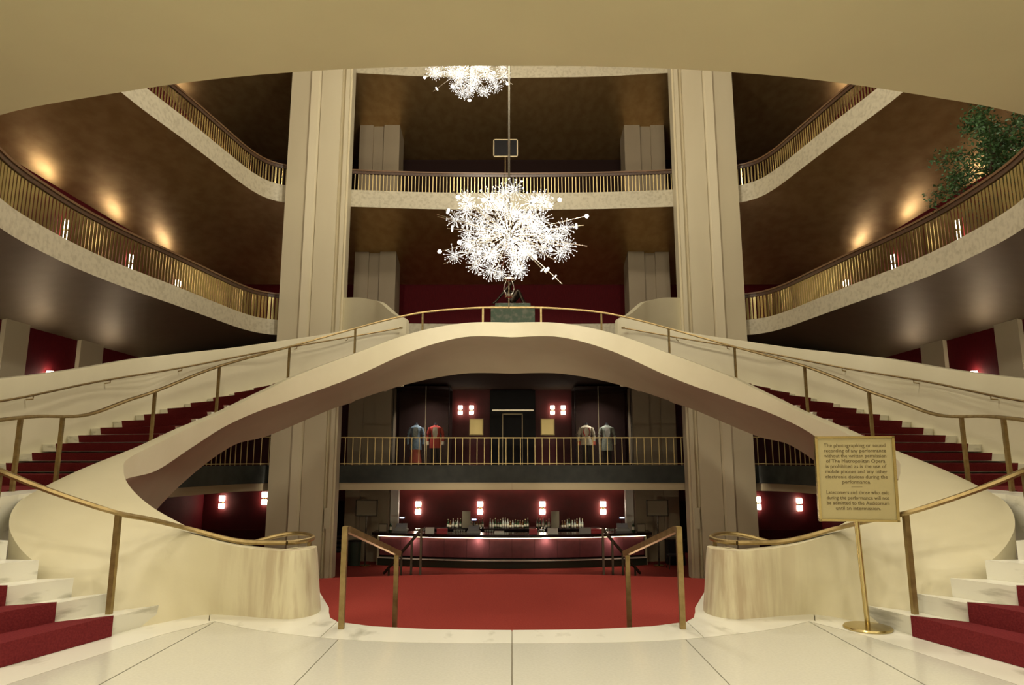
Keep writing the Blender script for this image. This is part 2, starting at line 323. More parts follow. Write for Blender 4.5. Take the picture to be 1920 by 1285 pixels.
Tc, Mc, Sc_, Oc = cr(TP, NS), cr(MP, NS), cr(SP, NS), cr(OP, NS)
FZc = [v[0] for v in cr([(z,) for z in FZ], NS)]
Vc = offset2(Tc, .17)
def body(sx):
    # parapet shell: stair side base, bulge, top, void side
    rows = []
    for i in range(len(Tc)):
        T, Mm, S, V, fz = Vector(Tc[i]), Vector(Mc[i]), Vector(Sc_[i]), Vector(Vc[i]), FZc[i]
        low = S
        r = [low, S]
        for k in range(1, 5):       # S -> M straight with slight rounding
            t = k / 4; r.append(S.lerp(Mm, t))
        # M -> T : rounded shoulder
        ctrl = Vector((Mm.x * .55 + T.x * .45, Mm.y * .55 + T.y * .45, T.z - (T.z - Mm.z) * .28)); 
        for k in range(1, 9):
            t = k / 8; r.append(Mm * (1 - t) ** 2 + ctrl * 2 * t * (1 - t) + T * t * t)
        r.append(V)
        r.append(Vector((V.x, V.y, fz)))
        rows.append([(p.x * sx, p.y, p.z) for p in r])
    return rows
rl = body(-1)[::-1]; rr = body(1)
# left half uses mirrored negative x of the right list: points are defined on the left side (x<0)
full = body(1)[::-1] + body(-1)[1:]
MB().grid(full).build('parapet', 'parapet', stair, smooth=True, auto=math.radians(38))
# end caps of the scroll
for sx in (1, -1):
    row = body(sx)[-1]; MB().add(row + [(row[0][0], row[0][1], -.1)], [tuple(range(len(row)))]).build('parapet_end', 'parapet', stair)
# soffit
nso = 11 * NS + 1
def soff(sx):
    rows = []
    for i in range(nso):
        V, O, fz = Vc[i], Oc[i], FZc[i]; r = []
        for k in range(13):
            t = k / 12; e = .12 * t + .88 * t ** 3.2
            r.append(((V[0] + (O[0] - V[0]) * t) * sx, V[1] + (O[1] - V[1]) * t, fz + (O[2] - fz) * e))
        rows.append(r)
    return rows
MB().grid(soff(1)[::-1] + soff(-1)[1:]).build('soffit', 'parapet', stair, smooth=True)
# bridge deck
dk = [(1.5, 18.1), (0, 18.15), (-1.5, 18.1)]
MB().prism(dk + [(-2.2, 21.0), (2.2, 21.0)], 4.93, 4.95).build('bridge_deck', 'marble', stair)
Dc = cr(DP, 6)
def czat(p):
    best = min(Oc, key=lambda q: (q[0] - p[0]) ** 2 + (q[1] - p[1]) ** 2); return best[2]
for sx in (1, -1):
    ou = offset2(Dc, -.2); rows = []
    for i, (p, q) in enumerate(zip(Dc, ou)):
        zl = czat(p) if p[1] > 10 else -.05
        zi = max(p[2] - 2.2, zl)
        rows.append([(p[0] * sx, p[1], zi), (p[0] * sx, p[1], p[2] - .015), ((p[0] * .95 + q[0] * .05) * sx, p[1] * .95 + q[1] * .05, p[2]), ((p[0] * .05 + q[0] * .95) * sx, p[1] * .05 + q[1] * .95, p[2]), (q[0] * sx, q[1], p[2] - .015), (q[0] * sx, q[1], zl)])
    MB().grid(rows, True, True).build('outer_wall', 'parapet', stair, smooth=True)
    # steps
    LI, LO = arclen(IN2), arclen(OU2)
    lines = list(zip(IN1, OU1)) + [(at_s(IN2, LI[-1] * k / 21.6, LI), at_s(OU2, LO[-1] * k / 21.6, LO)) for k in range(22)]
    for n in range(29):
        (a, b) = lines[n]; z = R * (n + 1)
        if n == 6:   # intermediate landing: follow the curves
            ins = [IN1[6], (-6.0, 8.3), (-6.2, 9.5), IN2[0]]; ous = [OU1[6], (-8.4, 7.6), (-8.58, 9.3), OU2[0]]
        elif n == 28:
            ins = [a, (-1.2, 18.3)]; ous = [b, (-1.9, 21.0)]
        else:
            a2, b2 = lines[n + 1]; ins = [a, a2]; ous = [b, b2]
        def ext(p, q, d):   # push p away from q
            v = Vector((p[0] - q[0], p[1] - q[1])); l = v.length; v = v / l; return (p[0] + v.x * d, p[1] + v.y * d)
        ii = [ext(p, q, .0 if n > 6 else .12) for p, q in zip(ins, ous)]; oo = [ext(q, p, .05) for p, q in zip(ins, ous)]
        # nose overhang and overlap under the next step
        d0 = Vector((ii[1][0] - ii[0][0], ii[1][1] - ii[0][1])).normalized()
        d1 = Vector((ii[-1][0] - ii[-2][0], ii[-1][1] - ii[-2][1])).normalized()
        e1 = Vector((oo[-1][0] - oo[-2][0], oo[-1][1] - oo[-2][1])).normalized()
        ii2 = ii[:-1] + [(ii[-1][0] + d1.x * .12, ii[-1][1] + d1.y * .12)]; oo2 = oo[:-1] + [(oo[-1][0] + e1.x * .12, oo[-1][1] + e1.y * .12)]
        nn = Vector((-(b[1] - a[1]), b[0] - a[0])).normalized()
        if nn.dot(d0) < 0: nn = -nn
        def st_prism(pi, po, z0, z1, under, zr=None):
            m_ = MB(); top = [(*p, z1) for p in pi] + [(*p, z1) for p in po[::-1]]
            bi = [list(p) for p in pi]; bo = [list(p) for p in po]
            bi[0] = [bi[0][0] + nn.x * under, bi[0][1] + nn.y * under]; bo[0] = [bo[0][0] + nn.x * under, bo[0][1] + nn.y * under]
            zb_ = [z0] + [zr if zr is not None else z0] * (len(bi) - 1); bot = [(*p, q) for p, q in zip(bi, zb_)] + [(*p, q) for p, q in zip(bo[::-1], zb_[::-1])]
            N = len(top); m_.v = [(x * sx, y, zz) for x, y, zz in top + bot]
            m_.f = [tuple(range(N)), tuple(range(N, 2 * N))[::-1]] + [(i, (i + 1) % N, (i + 1) % N + N, i + N) for i in range(N)]
            return m_
        z0 = (0 if n < 7 else (z - R + .001 if n < 8 else (z - R * .75 if n < 24 else z - R * .5))); zrear = z - .02
        step = st_prism(ii2, oo2, z0, z, .035, zrear if n > 7 else None).build('step', 'marble', stair)
        ca = [ext(p, q, -.42 if n < 7 else -.12) for p, q in zip(ins, ous)]; cb = [ext(q, p, -.34) for p, q in zip(ins, ous)]
        cf = .014
        ca[0] = (ca[0][0] - nn.x * cf, ca[0][1] - nn.y * cf); cb[0] = (cb[0][0] - nn.x * cf, cb[0][1] - nn.y * cf)
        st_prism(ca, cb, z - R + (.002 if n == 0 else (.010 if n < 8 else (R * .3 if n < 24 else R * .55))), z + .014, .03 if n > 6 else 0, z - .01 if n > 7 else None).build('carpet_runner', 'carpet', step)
# ------------------------------------------------------------------ stair handrails
RAILP = [(-2.42, 7.6, .72), (-2.95, 7.62, .735), (-3.42, 7.50, .87), (-3.68, 7.15, 1.0), (-3.79, 6.76, 1.09), (-4.13, 6.6, 1.23), (-4.45, 6.52, 1.36), (-4.8, 6.5, 1.50), (-5.2, 6.6, 1.62), (-5.65, 6.95, 1.75), (-6.1, 7.6, 1.93), (-6.38, 8.4, 2.06), (-6.50, 9.0, 2.14), (-6.60, 9.6, 2.20), (-6.62, 10.4, 2.25), (-6.66, 11.0, 2.36), (-6.6, 11.7, 2.6), (-6.47, 12.4, 2.84), (-6.05, 14.0, 3.51), (-5.25, 15.9, 4.23), (-4.10, 17.05, 4.86), (-3.4, 17.6, 5.2), (-2.4, 18.1, 5.54), (-1.02, 18.4, 5.73), (0, 18.45, 5.75)]
RC = cr(RAILP, 6)
hr = thing('brass_handrail', (0, 18.45, 4.85), 'long brass handrail on slim posts along the inner curve of the double staircase', 'handrail')
rail = [(-x, y, z) for x, y, z in RC][::1] + RC[::-1][1:]
MB().tube(rail, .026, 8, prof=[(-.03, -.02), (.03, -.02), (.036, 0), (.025, .024), (-.025, .024), (-.036, 0)]).build('rail', 'brass', hr, smooth=True)
POST = [(-3.79, 6.76, R), (-4.80, 6.5, R * 4), (-5.65, 6.95, R * 6), (-6.52, 9.1, R * 7), (-6.62, 10.1, R * 7), (-6.47, 12.35, R * 11), (-6.05, 14.0, R * 15), (-5.25, 15.9, R * 20), (-4.0, 17.13, R * 23), (-2.42, 18.12, 4.8), (-.8, 18.42, 4.95)]
for sx in (1, -1):
    for (x, y, z) in POST:
        q = min(RC, key=lambda p: (p[0] - x) ** 2 + (p[1] - y) ** 2)
        MB().box(x * sx - .024, x * sx + .024, y - .024, y + .024, z - .02, q[2] - .01).build('post', 'brass', hr)
    # short post behind the parapet by the scroll
    MB().box(-2.95 * sx - .02, -2.95 * sx + .02, 7.60, 7.64, .5, .74).build('post', 'brass', hr)
    # curl round the scroll
    c = [(-2.42, 7.6, .72), (-2.29, 7.75, .72), (-2.27, 8.05, .72), (-2.42, 8.4, .72), (-2.65, 8.55, .72), (-2.9, 8.5, .68), (-3.3, 8.3, .56)]
    MB().tube(mx(cr(c, 5), sx), .026, 8).build('scroll_rail', 'brass', hr, smooth=True)
    MB().box(-2.27 * sx - .02, -2.27 * sx + .02, 7.9, 7.94, .60, .72).build('post', 'brass', hr)
WR = [(-3.45, 20.75, 5.62), (-4.81, 20.06, 5.22), (-6.1, 18.80, 4.72), (-6.9, 17.62, 4.31), (-7.83, 15.88, 3.72), (-8.42, 13.75, 3.16), (-8.5, 11.45, 2.59), (-8.5, 9.5, 2.25), (-8.3, 7.5, 2.05), (-7.6, 5.65, 1.75)]
WRC = offset2(cr(WR, 6), .04)
for sx, nm in ((1, 'left'), (-1, 'right')):
    h = thing('wall_handrail', (-7 * sx, 17, 3), f'thin bracketed handrail along the outer wall of the {nm} stair flight', 'handrail', 'handrails on the outer stair walls')
    MB().tube(mx(WRC, sx), .02, 8).build('rail', 'brass', h, smooth=True)
    MB().lathe([(.02, -.02), (.055, -.02), (.055, .02), (.02, .02)], (-3.42 * sx, 20.62, 5.6), 10).build('end_scroll', 'brass', h)
    L = arclen(WRC)
    for px in (1.7, 3.35, 5.0, 6.9, 8.9, 11.0, 13.2):
        p = at_s(WRC, px, L); i = min(range(len(WRC)), key=lambda k: math.dist(WRC[k], p)); a, b = WRC[max(i - 1, 0)], WRC[min(i + 1, len(WRC) - 1)]
        tx, ty = b[0] - a[0], b[1] - a[1]; l = math.hypot(tx, ty); nx, ny = ty / l, -tx / l
        k = [(p[0], p[1], p[2] - .015), (p[0], p[1], p[2] - .07), (p[0] + nx * .12, p[1] + ny * .12, p[2] - .08)]
        MB().tube(mx(k, sx), .013, 6).build('bracket', 'brass', h)
# parapets of the next flight behind the columns
for sx in (1, -1):
    P = cr([(-3.42, 21.0, 5.93), (-3.62, 21.3, 6.1), (-3.9, 21.6, 6.3), (-4.35, 22.1, 6.72), (-4.7, 22.5, 6.93), (-5.3, 22.95, 7.12), (-6.1, 23.3, 7.2), (-7.5, 23.5, 7.25)], 6)
    Q = offset2(P, -.2); rows = [[(p[0] * sx, p[1], 4.5), (p[0] * sx, p[1], p[2]), (q[0] * sx, q[1], p[2]), (q[0] * sx, q[1], 4.5)] for p, q in zip(P, Q)]
    MB().grid(rows, True, True).build('upper_parapet', 'parapet', stair, smooth=True)

# ------------------------------------------------------------------ near and far rails of the well
def low_rail(loc, pts, posts, label, s=.052, m='brass'):
    t = thing('brass_railing', loc, label, 'railing')
    MB().tube(pts, s, prof=rect(s, s * 1.15)).build('top_rail', m, t)
    for (x, y, z0, z1) in posts: MB().box(x - s / 2, x + s / 2, y - s / 2, y + s / 2, z0, z1).build('post', m, t)
for sx, nm in ((-1, 'left'), (1, 'right')):
    low_rail((1.64 * sx, 6.95, 0), [(1.64 * sx, 6.93, .925), (1.64 * sx, 7.02, .92), (1.34 * sx, 8.42, .50)], [(1.64 * sx, 6.93, 0, .95), (1.36 * sx, 8.36, -.7, .50)], f'square brass handrail at the {nm} of the steps down from the white floor')
    low_rail((1.98 * sx, 15.4, -.85), [(1.98 * sx, 15.38, .10), (2.7 * sx, 17.0, -.65), (3.3 * sx, 18.35, -1.28)], [(1.98 * sx, 15.38, -.85, .10), (2.27 * sx, 16.0, -1.4, -.17), (2.62 * sx, 16.8, -1.7, -.55), (3.1 * sx, 17.9, -2.2, -1.05)], f'dark bronze rail descending to the bar {nm} of the red landing', .045, 'darkpost')

# ------------------------------------------------------------------ columns
def column(sx, nm):
    t = thing('column', (6.95 * sx, 23.2, -2.2), f'tall beige column with grooved faces {nm}', 'column', 'pair of tall columns beside the stair bridge')
    # plan outline on the left side (x<0), front toward the viewer
    def P(pl): return [(x * sx, y) for x, y in pl]
    MB().prism(P([(8.05, 23.0), (8.05, 24.0), (6.95, 24.0), (6.95, 23.0), (7.02, 22.92), (7.28, 22.86), (7.36, 22.93)]), -2.2, 21).build('outer_pier', 'column', t)
    MB().prism(P([(6.93, 22.95), (6.93, 23.6), (6.2, 23.6), (6.2, 22.95)]), -2.2, 21).build('panel', 'column', t)
    MB().prism(P([(6.2, 23.12), (6.2, 23.6), (5.86, 23.6), (5.86, 23.12)]), -2.2, 21).build('recess', 'column', t)
    MB().prism(P([(6.06, 22.97), (6.06, 23.4), (5.92, 23.4), (5.92, 22.97)]), -2.2, 21).build('fillet', 'column', t)
    v = MB(); v.box(min(6.14 * sx, 5.96 * sx), max(6.14 * sx, 5.96 * sx), 22.945, 22.99, -.62, .05).build('vent_frame', 'parapet', t)
column(-1, 'left of the chandelier'); column(1, 'right of the chandelier')
for sx, nm in ((-1, 'left'), (1, 'right')):
    t = thing('pier', (5.57 * sx, 27, -2.2), f'beige grooved pier at the {nm} end of the bar', 'column', 'back piers by the bar')
    def BX(a, b, y0, y1, z0, z1): return MB().box(min(a * sx, b * sx), max(a * sx, b * sx), y0, y1, z0, z1)
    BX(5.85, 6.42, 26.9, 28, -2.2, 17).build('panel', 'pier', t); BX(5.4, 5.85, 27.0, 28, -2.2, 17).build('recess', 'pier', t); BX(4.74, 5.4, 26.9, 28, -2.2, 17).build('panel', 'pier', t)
    tag(BX(4.42, 4.72, 27.2, 27.5, -2.2, .62).build('trim_1' if sx < 0 else 'trim_2', 'white'), kind='structure')

# ------------------------------------------------------------------ balconies
RING = cr([(-5.2, 7.55), (-6.44, 7.97), (-8.3, 9.6), (-9.5, 12.0), (-9.82, 14.2), (-9.78, 16.2), (-9.42, 18.6), (-9.15, 20.6), (-8.95, 22.0), (-8.62, 22.9), (-8.0, 23.35), (-7.0, 23.55), (-6, 23.66), (-3.1, 23.92), (0, 24.0)], 6)
OUTP = [(-13, 2.5), (-13, 5.5), (-13, 9), (-13, 27), (-12, 29.2), (-10.5, 29.5), (0, 29.5)]
def ring_rows(z_in, z_out, sx, start=0.0, n=60, curve=1.0, m=10):
    # from a start fraction of the ring to the centre
    Lr = arclen(RING); a = [at_s(RING, Lr[-1] * (start + (1 - start) * k / n), Lr) for k in range(n + 1)]
    rows = []
    def outer(p):
        # straight out to the wall, turning at the corner
        if p[1] < 21: return (-13, p[1])
        if p[0] > -7.6: return (p[0] * 1.15, 29.5)
        f = min(1, max(0, (p[0] + 9.15) / 1.55)); th = f * PI / 2
        return (-13 + 4.3 * max(0, f - .45) / .55, 21 + 8.5 * min(1, f / .45)) 
    for p in a:
        o = outer(p); rows.append([((p[0] + (o[0] - p[0]) * k / m) * sx, p[1] + (o[1] - p[1]) * k / m, z_in + (z_out - z_in) * (k / m) ** curve) for k in range(m + 1)])
    return rows, a
def balcony(nm, z0, z1, zs, start, soffmat, fascia=True, curve=1.0):
    t = thing(nm, (0, 24, z0), kind='structure')
    for sx in (1, -1):
        rows, a = ring_rows(z0, zs, sx, start, curve=curve)
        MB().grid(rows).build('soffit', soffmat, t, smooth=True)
        fr = [[(p[0] * sx, p[1], z0), (p[0] * sx, p[1], z1), ((p[0] - .0) * sx, p[1] + .0, z1)][:2] for p in a]
        b = offset2(a, .32)
        rows = [[(p[0] * sx, p[1], z0), (p[0] * sx, p[1], z1), (q[0] * sx, q[1], z1), (q[0] * sx, q[1], z0 + .15)] for p, q in zip(a, b)]
        MB().grid(rows).build('fascia', 'travertine', t, smooth=True)
        rows, a = ring_rows(z1 - .2, z1 - .2, sx, start, m=1)
        MB().grid([[(x, y, z) for x, y, z in r] for r in rows]).build('walkway', 'walkway', t)
    return t
ST_GT = .085
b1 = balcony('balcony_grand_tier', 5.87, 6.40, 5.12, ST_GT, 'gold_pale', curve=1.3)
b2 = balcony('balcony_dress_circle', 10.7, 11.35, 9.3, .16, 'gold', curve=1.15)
b3 = balcony('balcony_upper', 16.0, 16.6, 15.2, .16, 'gold')
# front foyer ceiling (plain plaster) with circular cut edge
FE = cr([(0, 6.88), (-.95, 6.89), (-2.14, 6.97), (-3.41, 7.15), (-4.82, 7.48), (-6.44, 7.97), (-8.2, 8.9), (-13, 11)], 6)
ceil = thing('ceiling_foyer', (0, 0, 5.87), kind='structure')
pf = [(-x, y) for x, y in FE[::-1]] + FE[1:]
MB().prism(pf + [(-13, -9), (13, -9)], 5.87, 6.4).build('slab', 'soffit_plaster', ceil)
for (x, y) in DOWN:
    MB().lathe([(.11, 0), (.15, 0), (.15, -.015), (.11, -.03)], (x, y, 5.869), 20).build('downlight_ring', 'white', ceil)
# high ceiling
tag(MB().box(-14, 14, -9, 31, 21, 21.3).build('ceiling', 'gold'), kind='structure')
# walls
tag(MB().box(-13.3, -13, -9, 30, -2.4, 5.25).build('wall_left', 'redwall'), kind='structure')
tag(MB().box(13, 13.3, -9, 30, -2.4, 5.25).build('wall_right', 'redwall'), kind='structure')
tag(MB().box(-13.3, -13, 8, 30, 5.25, 21).build('wall_left_upper', 'redwall'), kind='structure')
tag(MB().box(13, 13.3, 8, 30, 5.25, 21).build('wall_right_upper', 'redwall'), kind='structure')
tag(MB().box(-17, 17, 29.5, 29.8, -2.4, 1.2).build('wall_back_lower', 'redlow'), kind='structure')
tag(MB().box(-17, 17, 29.5, 29.8, 1.2, 4.85).build('wall_back_mezzanine', 'redlow'), kind='structure')
tag(MB().box(-17, 17, 29.5, 29.8, 4.85, 11).build('wall_back_middle', 'redwall'), kind='structure')
tag(MB().box(-17, 17, 29.5, 29.8, 11, 21).build('wall_back_upper', 'darkwall'), kind='structure')
tag(MB().box(-14, 14, -9.3, -9, -.3, 21).build('wall_front', 'plaster'), kind='structure')
# parterre floor behind the bridge
pt = [(-13, 23.5), (-8.4, 23.4), (-3.3, 20.95), (3.3, 20.95), (8.4, 23.4), (13, 23.5), (13, 29.5), (-13, 29.5)]
par = thing('floor_parterre', (0, 25, 4.85), kind='structure')
MB().prism(pt, 4.6, 4.85).build('floor_slab', 'shellwall', par)
# mezzanine over the bar
mz = thing('balcony_mezzanine', (0, 24, .83), kind='structure')
for sx in (1, -1):
    Lr = arclen(RING); a = [at_s(RING, Lr[-1] * (.52 + .48 * k / 40), Lr) for k in range(41)]
    q = offset2(a, .3); q2 = offset2(a, .12)
    MB().grid([[(p[0] * sx, p[1], .83), (p[0] * sx, p[1], 1.42), (r[0] * sx, r[1], 1.42), (r[0] * sx, r[1], .83)] for p, r in zip(a, q)], True, True).build('fascia', 'darkmarble', mz, smooth=True)
    MB().grid([[(p[0] * sx, p[1], .58), (p[0] * sx, p[1], .86), (r[0] * sx, r[1], .86), (r[0] * sx, r[1], .58)] for p, r in zip(q2, q)], True, True).build('lintel', 'lintel', mz, smooth=True)
    rows = [[(p[0] * sx, p[1], 1.36), ((-17 if p[1] < 22 else max(-17, p[0] * 1.9)) * sx, p[1] if p[1] < 22 else 29.5, 1.36)] for p in q]
    MB().grid(rows).build('walkway', 'carpet', mz)
    MB().grid([[(x, y, .75) for x, y, z in r] for r in rows]).build('ceiling_panel', 'lintel', mz)

# ------------------------------------------------------------------ balcony railings
def railing(nm, label, path, zb, zt, spacing, bw, bt, kind, cat='railing', capw=.12, bm_=None):
    L = arclen(path); t = thing(nm, (*path[len(path) // 2][:2], zb), label, cat)
    if kind == 'cap':
        MB().tube([(x, y, zt - .09) for x, y in path], .05, prof=rect(.07, .10), flat=True).build('under_rail', 'darkrail', t)
        MB().tube([(x, y, zt - .01) for x, y in path], .05, prof=rect(capw, .055), flat=True).build('top_rail', 'woodrail', t)
        top = zt - .13
    else:
        MB().tube([(x, y, zt) for x, y in path], .02, prof=rect(.04, .035), flat=True).build('top_rail', 'brass_paint', t); top = zt
        MB().tube([(x, y, zb + .05) for x, y in path], .02, prof=rect(.03, .03), flat=True).build('bottom_rail', 'brass_paint', t)
    n = int(L[-1] / spacing); base = None
    for k in range(n + 1):
        s = spacing * (k + .5); 
        if s > L[-1]: break
        p = at_s(path, s, L); q = at_s(path, min(s + .05, L[-1]), L); p0 = at_s(path, max(0, s - .05), L)
        ang = math.atan2(q[1] - p0[1], q[0] - p0[0])
        if base is None:
            m = MB(); m.box(-bw / 2, bw / 2, -bt / 2, bt / 2, 0, top - zb)
            o = m.build('baluster', bm_ or ('brass_bright' if kind == 'cap' else 'brass_paint'), None); base = o
        else:
            o = base.copy(); COL.objects.link(o)
        o.parent = t; lo = wloc(t); o.location = (p[0] - lo.x, p[1] - lo.y, zb - lo.z); o.rotation_euler = (0, 0, ang)
    return t
ringi = offset2(RING, .14)
Lr = arclen(ringi)
def sub(a, b, n=40): return [at_s(ringi, Lr[-1] * (a + (b - a) * k / n), Lr)[:2] for k in range(n + 1)]
def fr_of(pred): # fraction where the predicate first holds
    for k in range(1001):
        p = at_s(ringi, Lr[-1] * k / 1000, Lr)
        if pred(p): return k / 1000
fcol = fr_of(lambda p: p[0] > -8.0 and p[1] > 22)
fgt = fr_of(lambda p: p[1] > 11.6)
fc = fr_of(lambda p: p[1] > 15.6)
for sx, nm in ((1, 'left'), (-1, 'right')):
    railing('balcony_railing', f'gilded slat railing with dark wood cap sweeping along the lower {nm} balcony', mx(sub(fgt, fcol), sx), 6.40, 7.36, .125, .085, .014, 'cap')
    railing('balcony_railing', f'gilded slat railing with dark cap on the upper {nm} balcony', mx(sub(fc, fcol), sx), 11.35, 12.17, .125, .055, .014, 'cap')
ctr = sub(fcol, 1); ctr = ctr + [(-x, y) for x, y in ctr[::-1][1:]]
ctr = [p for p in ctr if abs(p[0]) < 7.6]
railing('balcony_railing', 'gilded slat railing with wood cap on the upper balcony behind the chandelier', ctr, 11.35, 12.17, .130, .030, .014, 'cap', 'railing', .12, 'brass_paint')
fm = .53
mzp = [at_s(offset2(RING, .1), arclen(RING)[-1] * (fm + (1 - fm) * k / 60))[:2] for k in range(61)]
mzp = mzp + [(-x, y) for x, y in mzp[::-1][1:]]
railing('mezzanine_railing', 'thin gold bar railing on dark marble ledge above the bar', mzp, 1.42, 2.36, .252, .022, .022, 'plain')

# ------------------------------------------------------------------ wall sconces
def make_sconce():
    t = thing('wall_sconce', (0, 0, 0))
    MB().box(-.07, .07, -.03, 0, -.30, .30).build('backplate', 'brass_bright', t)
    for z in (.17, -.17):
        m = MB()
        for k in range(7):
            a = PI * (k / 6); r = .13
            m.lathe([(.0, -.13), (.028, -.11), (.034, 0), (.028, .11), (0, .13)], (r * .8 * math.cos(a), -.06 - r * .6 * math.sin(a), z), 6)
        m.build('crystal_shade', 'bulb', t)
    m = MB(); m.lathe([(.01, -.05), (.05, -.03), (.05, .03), (.01, .05)], (0, -.09, 0), 10); m.build('centre_knob', 'brass_bright', t)
    return t
SPROTO = [None]
def sconce(loc, rz, label, group, scale=1.0):
    if SPROTO[0] is None: SPROTO[0] = o = make_sconce()
    else: o = copy_tree(SPROTO[0])
    o.location = loc; o.rotation_euler = (0, 0, rz); o.scale = (scale,) * 3
    tag(o, label, 'wall lamp', group)
ordn = ['first', 'second', 'third', 'fourth', 'fifth']
for i, x in enumerate((-3.94, -1.34, 1.28, 3.83)):
    sconce((x, 29.48, -.39), 0, f'{ordn[i]} glowing crystal sconce from the left on the red wall behind the bar', 'sconces behind the bar', .9)
for x, z, l in ((-12.2, -.15, 'lit sconce on the red wall under the left stair arm, nearer the column'), (-13.35, -.05, 'lit sconce on the red wall under the left stair arm, farther from the column'), (-10.42, 0, 'lit sconce half hidden by the left column on the lower red wall'), (12.08, -.25, 'lit sconce on the red wall left of the sign stand'), (10.35, -.2, 'lit sconce half hidden by the right column on the lower red wall')):
    sconce((x, 29.48, z), 0, l, 'sconces on the lower red walls', .9)
for x, l in ((-1.74, 'lit sconce above the left gold plaque'), (-2.22, 'reflection of a sconce in the left display case glass, built as a lamp'), (1.74, 'lit sconce above the right gold plaque'), (2.20, 'reflection of a sconce in the right display case glass, built as a lamp')):  # the outer pair are glass reflections, built as extra sconces
    sconce((x, 29.44, 3.71), 0, l, 'sconces on the mezzanine wall', .66)
for sx, nm in ((-1, 'left'), (1, 'right')):
    for i, y in enumerate((12.1, 15.5, 18.9, 22.3, 25.6)):
        sconce((12.98 * sx, y, 8.15), PI / 2 * (1 if sx < 0 else -1), f'{ordn[i]} sconce from the front on the red wall of the lower {nm} balcony', 'sconces along the lower balconies')
        sconce((12.98 * sx, y, 13.2), PI / 2 * (1 if sx < 0 else -1), f'{ordn[i]} sconce from the front on the wall of the upper {nm} balcony', 'sconces along the upper balconies')
    for i, y in enumerate((15.5, 18.95, 22.3)):
        sconce((12.98 * sx, y, 3.75), PI / 2 * (1 if sx < 0 else -1), f'{ordn[i]} sconce from the front on the red wall beyond the {nm} stair', 'sconces beside the stairs')
    for i, (y0, y1) in enumerate(((13.8, 14.6), (17.05, 17.92), (20.12, 21.25), (23.6, 24.6))):
        tag(MB().box(min(13 * sx, 12.88 * sx), max(13 * sx, 12.88 * sx), y0, y1, 1.36, 5.2).build(f'trim_{3 + i + (10 if sx > 0 else 0)}', 'column'), kind='structure')
    for y in (28.9,):
        sconce((9.6 * sx, 29.48, 8.1), 0, f'sconce on the back wall beyond the {nm} column', 'back wall sconces')

# ------------------------------------------------------------------ chandeliers
def starburst_mesh(seed, n=36):
    rnd = random.Random(seed); m = MB(); hub = MB()
    for k in range(n):
        z = 1 - 2 * (k + .5) / n; a = k * 2.39996; r = math.sqrt(1 - z * z); d = Vector((r * math.cos(a), r * math.sin(a), z))
        L = rnd.uniform(.72, 1.05)
        sd = d.orthogonal().normalized(); u = d.cross(sd)
        w_ = .011
        m.add([d * .12 + sd * w_, d * .12 - sd * w_ * .5 + u * w_, d * .12 - sd * w_ * .5 - u * w_, d * L + sd * w_ * .6, d * L - sd * w_ * .3 + u * w_ * .6, d * L - sd * w_ * .3 - u * w_ * .6], [(0, 1, 4, 3), (1, 2, 5, 4), (2, 0, 3, 5)])
        b = .060 * rnd.uniform(.7, 1.25); c = d * L
        m.add([c + d * b, c - d * b, c + sd * b, c - sd * b, c + u * b, c - u * b], [(0, 2, 4), (0, 4, 3), (0, 3, 5), (0, 5, 2), (1, 4, 2), (1, 3, 4), (1, 5, 3), (1, 2, 5)])
    return m
SB = [starburst_mesh(i).build('crystal_starburst', 'crystal', None) for i in range(3)]
HUB = MB().lathe([(.0, -.11), (.08, -.08), (.11, 0), (.08, .08), (0, .11)], (0, 0, 0), 8).build('hub', 'crystaldark', None, smooth=True)
used = {}
def inst(o, parent, loc, scale, rot=(0, 0, 0)):
    if o.name not in used and o.parent is None and not used.get(o): c = o; used[o.name] = 1
    else: c = o.copy(); COL.objects.link(c)
    c.parent = parent; c.location = loc; c.scale = (scale,) * 3; c.rotation_euler = rot; return c
